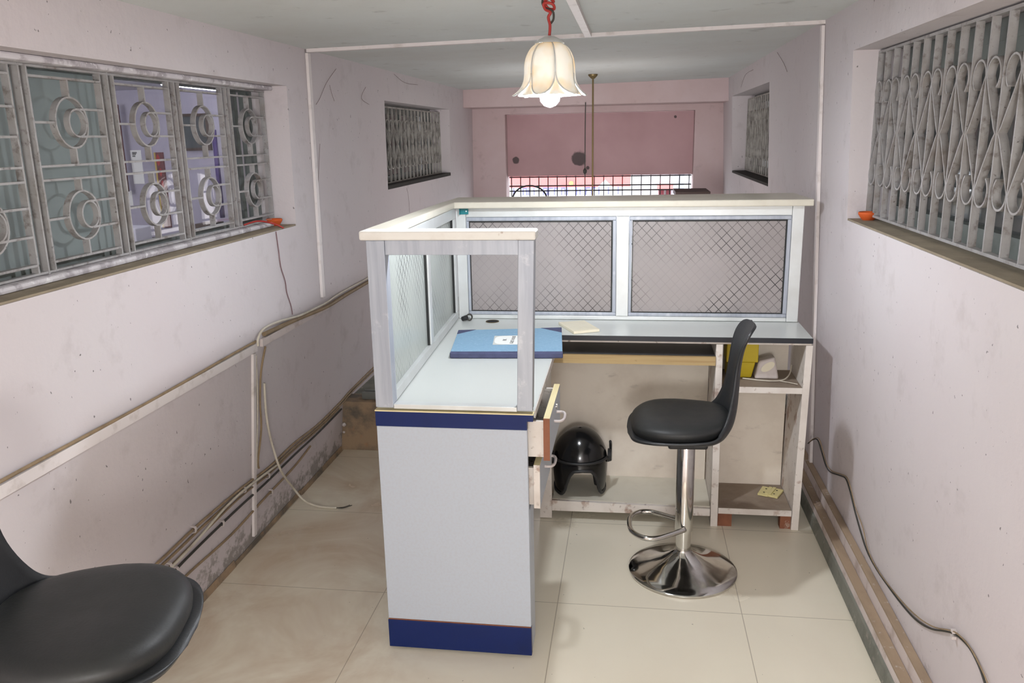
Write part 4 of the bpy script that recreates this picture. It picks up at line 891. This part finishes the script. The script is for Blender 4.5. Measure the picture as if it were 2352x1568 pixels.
for k, (px, py) in enumerate(((1759, 1133), (1783, 1137))):
    q = onz(px, py, .09); q.y += .022; zz = .0852
    sp = thing('socket_plate', (q.x, q.y, zz), ('left yellowed switch plate lying on the cubby floor', 'right yellowed switch plate lying on the cubby floor')[k], 'socket plate', 'loose socket plates')
    MB().box(-.022, .022, -.044, .044, 0, .009).obj('plate', 'cream_pl', (0, 0, 0), sp, bevel=.002)
    for y in (-.02, .02): MB().tube([(0, y, .0088), (0, y, .0096)], .004, 10).obj('pin_hole', 'dark', (0, 0, 0), sp)
    MB().box(-.022+(.0 if k else .030), -.008+(.0 if k else .030), -.04, .04, .0092, .014).obj('rocker_bar', 'cream_pl', (0, 0, 0), sp, bevel=.001)
    sp.rotation_euler = (0, 0, math.radians(-22-4*k))

# clay lamps on the sills
def diya(p, label):
    r = thing('clay_lamp', p, label, 'clay lamp', 'terracotta clay lamps')
    MB().lathe([(.001, 0), (.019, 0), (.023, .004), (.0335, .020), (.034, .026), (.0325, .0285), (.030, .026), (.024, .014), (.001, .009)], p, 28).obj('bowl', 'clay', r.location, r, smooth='auto')
diya((-1.500, 3.345, HL[2]+.0066), 'small terracotta clay lamp on the left window sill')
diya((.832, 3.115, HR[2]+.0066), 'small terracotta clay lamp on the right window sill')
q = [Vector((-1.512, 3.09, 1.283)), Vector((-1.49, 3.17, 1.290)), Vector((-1.455, 3.235, 1.273)), Vector((xl(1.25)+.004, 3.262, 1.252))]
solo('electric_cord', MB().tube(sm(q), .0035), 'r_cable', 'short red cable coming out of the left grille over the sill', 'cable', smooth=True)
pts = [onl(px, py, .0035) for px, py in ((634, 532), (640, 575), (645, 612), (655, 645), (659, 672), (668, 700), (672, 722))]
solo('electric_cord', MB().tube(sm(pts), .0022, 6), 'thread', 'thin mauve wire hanging from the left sill to the cable run', 'cable', smooth=True)

# ------------------------------------------------------------------ pendant lamp
lx, ly, lz = -.247, 2.55, 1.872
lp = thing('pendant_lamp', (lx, ly, lz), 'tulip shaped glass pendant lamp hanging lit over the counter', 'pendant lamp')
LL = lp.location
MB().lathe([(.003, .012), (.014, .010), (.030, .002), (.042, -.006), (.044, -.010), (.030, -.008), (.003, -.006)], LL, 28).obj('cap', 'alu_white', LL, lp, smooth='auto')
PR = [(.036, -.010), (.054, -.022), (.068, -.045), (.074, -.070), (.075, -.095), (.078, -.115), (.086, -.132), (.100, -.147), (.114, -.156)]
pr_ = sm([(r, z, 0) for r, z in PR], 3)
for k in range(6):
    c = 2*PI*k/6+.32; rows = []; N = len(pr_); Lr = []; Rr = []
    for i, p in enumerate(pr_):
        t = i/(N-1); hw = PI/6*.98*(1 if t < .45 else max(.03, math.cos((t-.45)/.55*PI/2)**.8))
        rows.append([(lx+(p.x-.004*abs(v)**2)*math.cos(c+hw*v), ly+(p.x-.004*abs(v)**2)*math.sin(c+hw*v), lz+p.y) for v in (-1, -.66, -.33, 0, .33, .66, 1)])
        Lr.append(rows[-1][0]); Rr.append(rows[-1][-1])
    pe = MB().grid(rows).obj('petal', 'petal', LL, lp, smooth=True, solid=.0025, off=0)
    MB().tube(Lr, .0022, 6).tube(Rr, .0022, 6).obj('metal_edge', 'alu_white', LL, pe, smooth=True)
    # infill glass between two petals
    c2 = c+PI/6; rows = []
    for i, p in enumerate(pr_[int(N*.5):]):
        t = .5+.5*i/(N-int(N*.5)-1); hw = PI/6*(1-max(.03, math.cos((min(1, t)-.45)/.55*PI/2)**.8))*.9+.004
        r = .074+.022*max(0, (t-.7)/.3)
        rows.append([(lx+r*math.cos(c2+hw*v), ly+r*math.sin(c2+hw*v), lz+p.y) for v in (-1, 0, 1)])
    MB().grid(rows).obj('infill_pane', 'petal', LL, lp, smooth=True, solid=.002, off=0)
MB().lathe([(.012, -.012), (.018, -.02), (.018, -.07), (.014, -.075)], LL, 20).obj('lamp_holder', 'white_pl', LL, lp, smooth='auto')
MB().lathe([(.013, -.076), (.018, -.098), (.027, -.126), (.031, -.152), (.028, -.172), (.017, -.185), (.002, -.190)], LL, 28).obj('bulb', 'bulb', LL, lp, smooth=True)['label'] = 'glowing white bulb'
ztop = zc(lx)-.002
kn = [(0, 0, .012), (.002, 0, .04), (-.003, .002, .062), (.004, -.003, .075), (-.012, .004, .085), (-.014, -.006, .10), (.010, -.008, .097), (.014, .006, .085), (-.004, .010, .088), (-.013, 0, .105), (.004, -.011, .112), (.013, .002, .104), (0, .006, .118), (-.004, 0, ztop-lz)]
MB().tube(sm([LL+Vector(p) for p in kn], 5), .0042, 8).obj('red_cord', 'r_cable', LL, lp, smooth=True)['label'] = 'knotted red hanging cord'
MB().tube(sm([LL+Vector(p) for p in ((.004, .002, .045), (.012, .004, .058), (.010, -.004, .078), (-.016, .008, .092), (-.018, .002, .112), (.008, .010, .120), (.004, .004, ztop-lz))], 5), .0032, 6).obj('dark_cord', 'k_cable', LL, lp, smooth=True)

# cobwebs in the corners
def web(name, pts_list, label):
    mb = MB()
    for p in pts_list: mb.tube(sm(p, 5), .0010, 5)
    solo(name, mb, 'cobweb', label, 'cobweb', 'sooty cobwebs', 'stuff')
web('cobweb', [[onl(*p, .004) for p in L] for L in ([(772, 158), (750, 190), (735, 225), (726, 240)], [(757, 195), (762, 215), (768, 232)], [(840, 200), (830, 225), (848, 240)], [(905, 170), (930, 190), (960, 195)], [(735, 330), (733, 370), (731, 425)])], 'dark cobweb strands on the left wall beside the vertical casing')
web('cobweb', [[onr(*p, .004) for p in L] for L in ([(1785, 120), (1800, 145), (1808, 165)], [(1730, 160), (1712, 172), (1702, 200)])], 'dark cobweb strands high on the right wall near the windows')
web('cobweb', [[onl(*p, .006) for p in L] for L in ([(934, 432), (938, 450), (941, 488)],)], 'single dusty strand hanging under the far left window')

# ------------------------------------------------------------------ light
def area(name, loc, target, sx_, sy_, power, col=(1, 1, 1)):
    l = bpy.data.lights.new(name, 'AREA'); l.shape = 'RECTANGLE'; l.size = sx_; l.size_y = sy_; l.energy = power; l.color = col
    o = bpy.data.objects.new(name, l); C.objects.link(o); o.location = loc
    o.rotation_euler = (Vector(target)-Vector(loc)).to_track_quat('-Z', 'Y').to_euler(); return o
def point(name, loc, power, r, col=(1, 1, 1)):
    l = bpy.data.lights.new(name, 'POINT'); l.energy = power; l.shadow_soft_size = r; l.color = col
    o = bpy.data.objects.new(name, l); C.objects.link(o); o.location = loc; return o
point('room_lamp', (.10, -1.2, 1.33), 140, .24, (1, .995, .985))
area('far_room_fill', (-.3, 3.95, 1.15), (-.3, 7.3, 1.5), .9, .3, 5, (1, .96, .97)).data.spread = 1.25  # added fill behind the counter to brighten the far end, no fixture there
point('far_room_fill', (-.3, 5.2, 1.12), 12, .3, (1, .95, .95))  # second added fill for the far side walls, not a real lamp
point('next_room_lamp', (-3.2, 3.4, 1.8), 60, .2, (.95, .96, 1))
w = bpy.data.worlds.new('daylight'); bpy.context.scene.world = w; w.use_nodes = True
bg = w.node_tree.nodes['Background']; bg.inputs[0].default_value = (.86, .92, 1, 1); bg.inputs[1].default_value = 8.0
vs = bpy.context.scene.view_settings
bpy.context.scene.display_settings.display_device = 'sRGB'
vs.view_transform = 'Standard'; vs.look = 'None'; vs.gamma = 1; vs.use_curve_mapping = False; vs.exposure = 0.04
cy = bpy.context.scene.cycles
cy.max_bounces = 8; cy.transparent_max_bounces = 16; cy.sample_clamp_indirect = 6
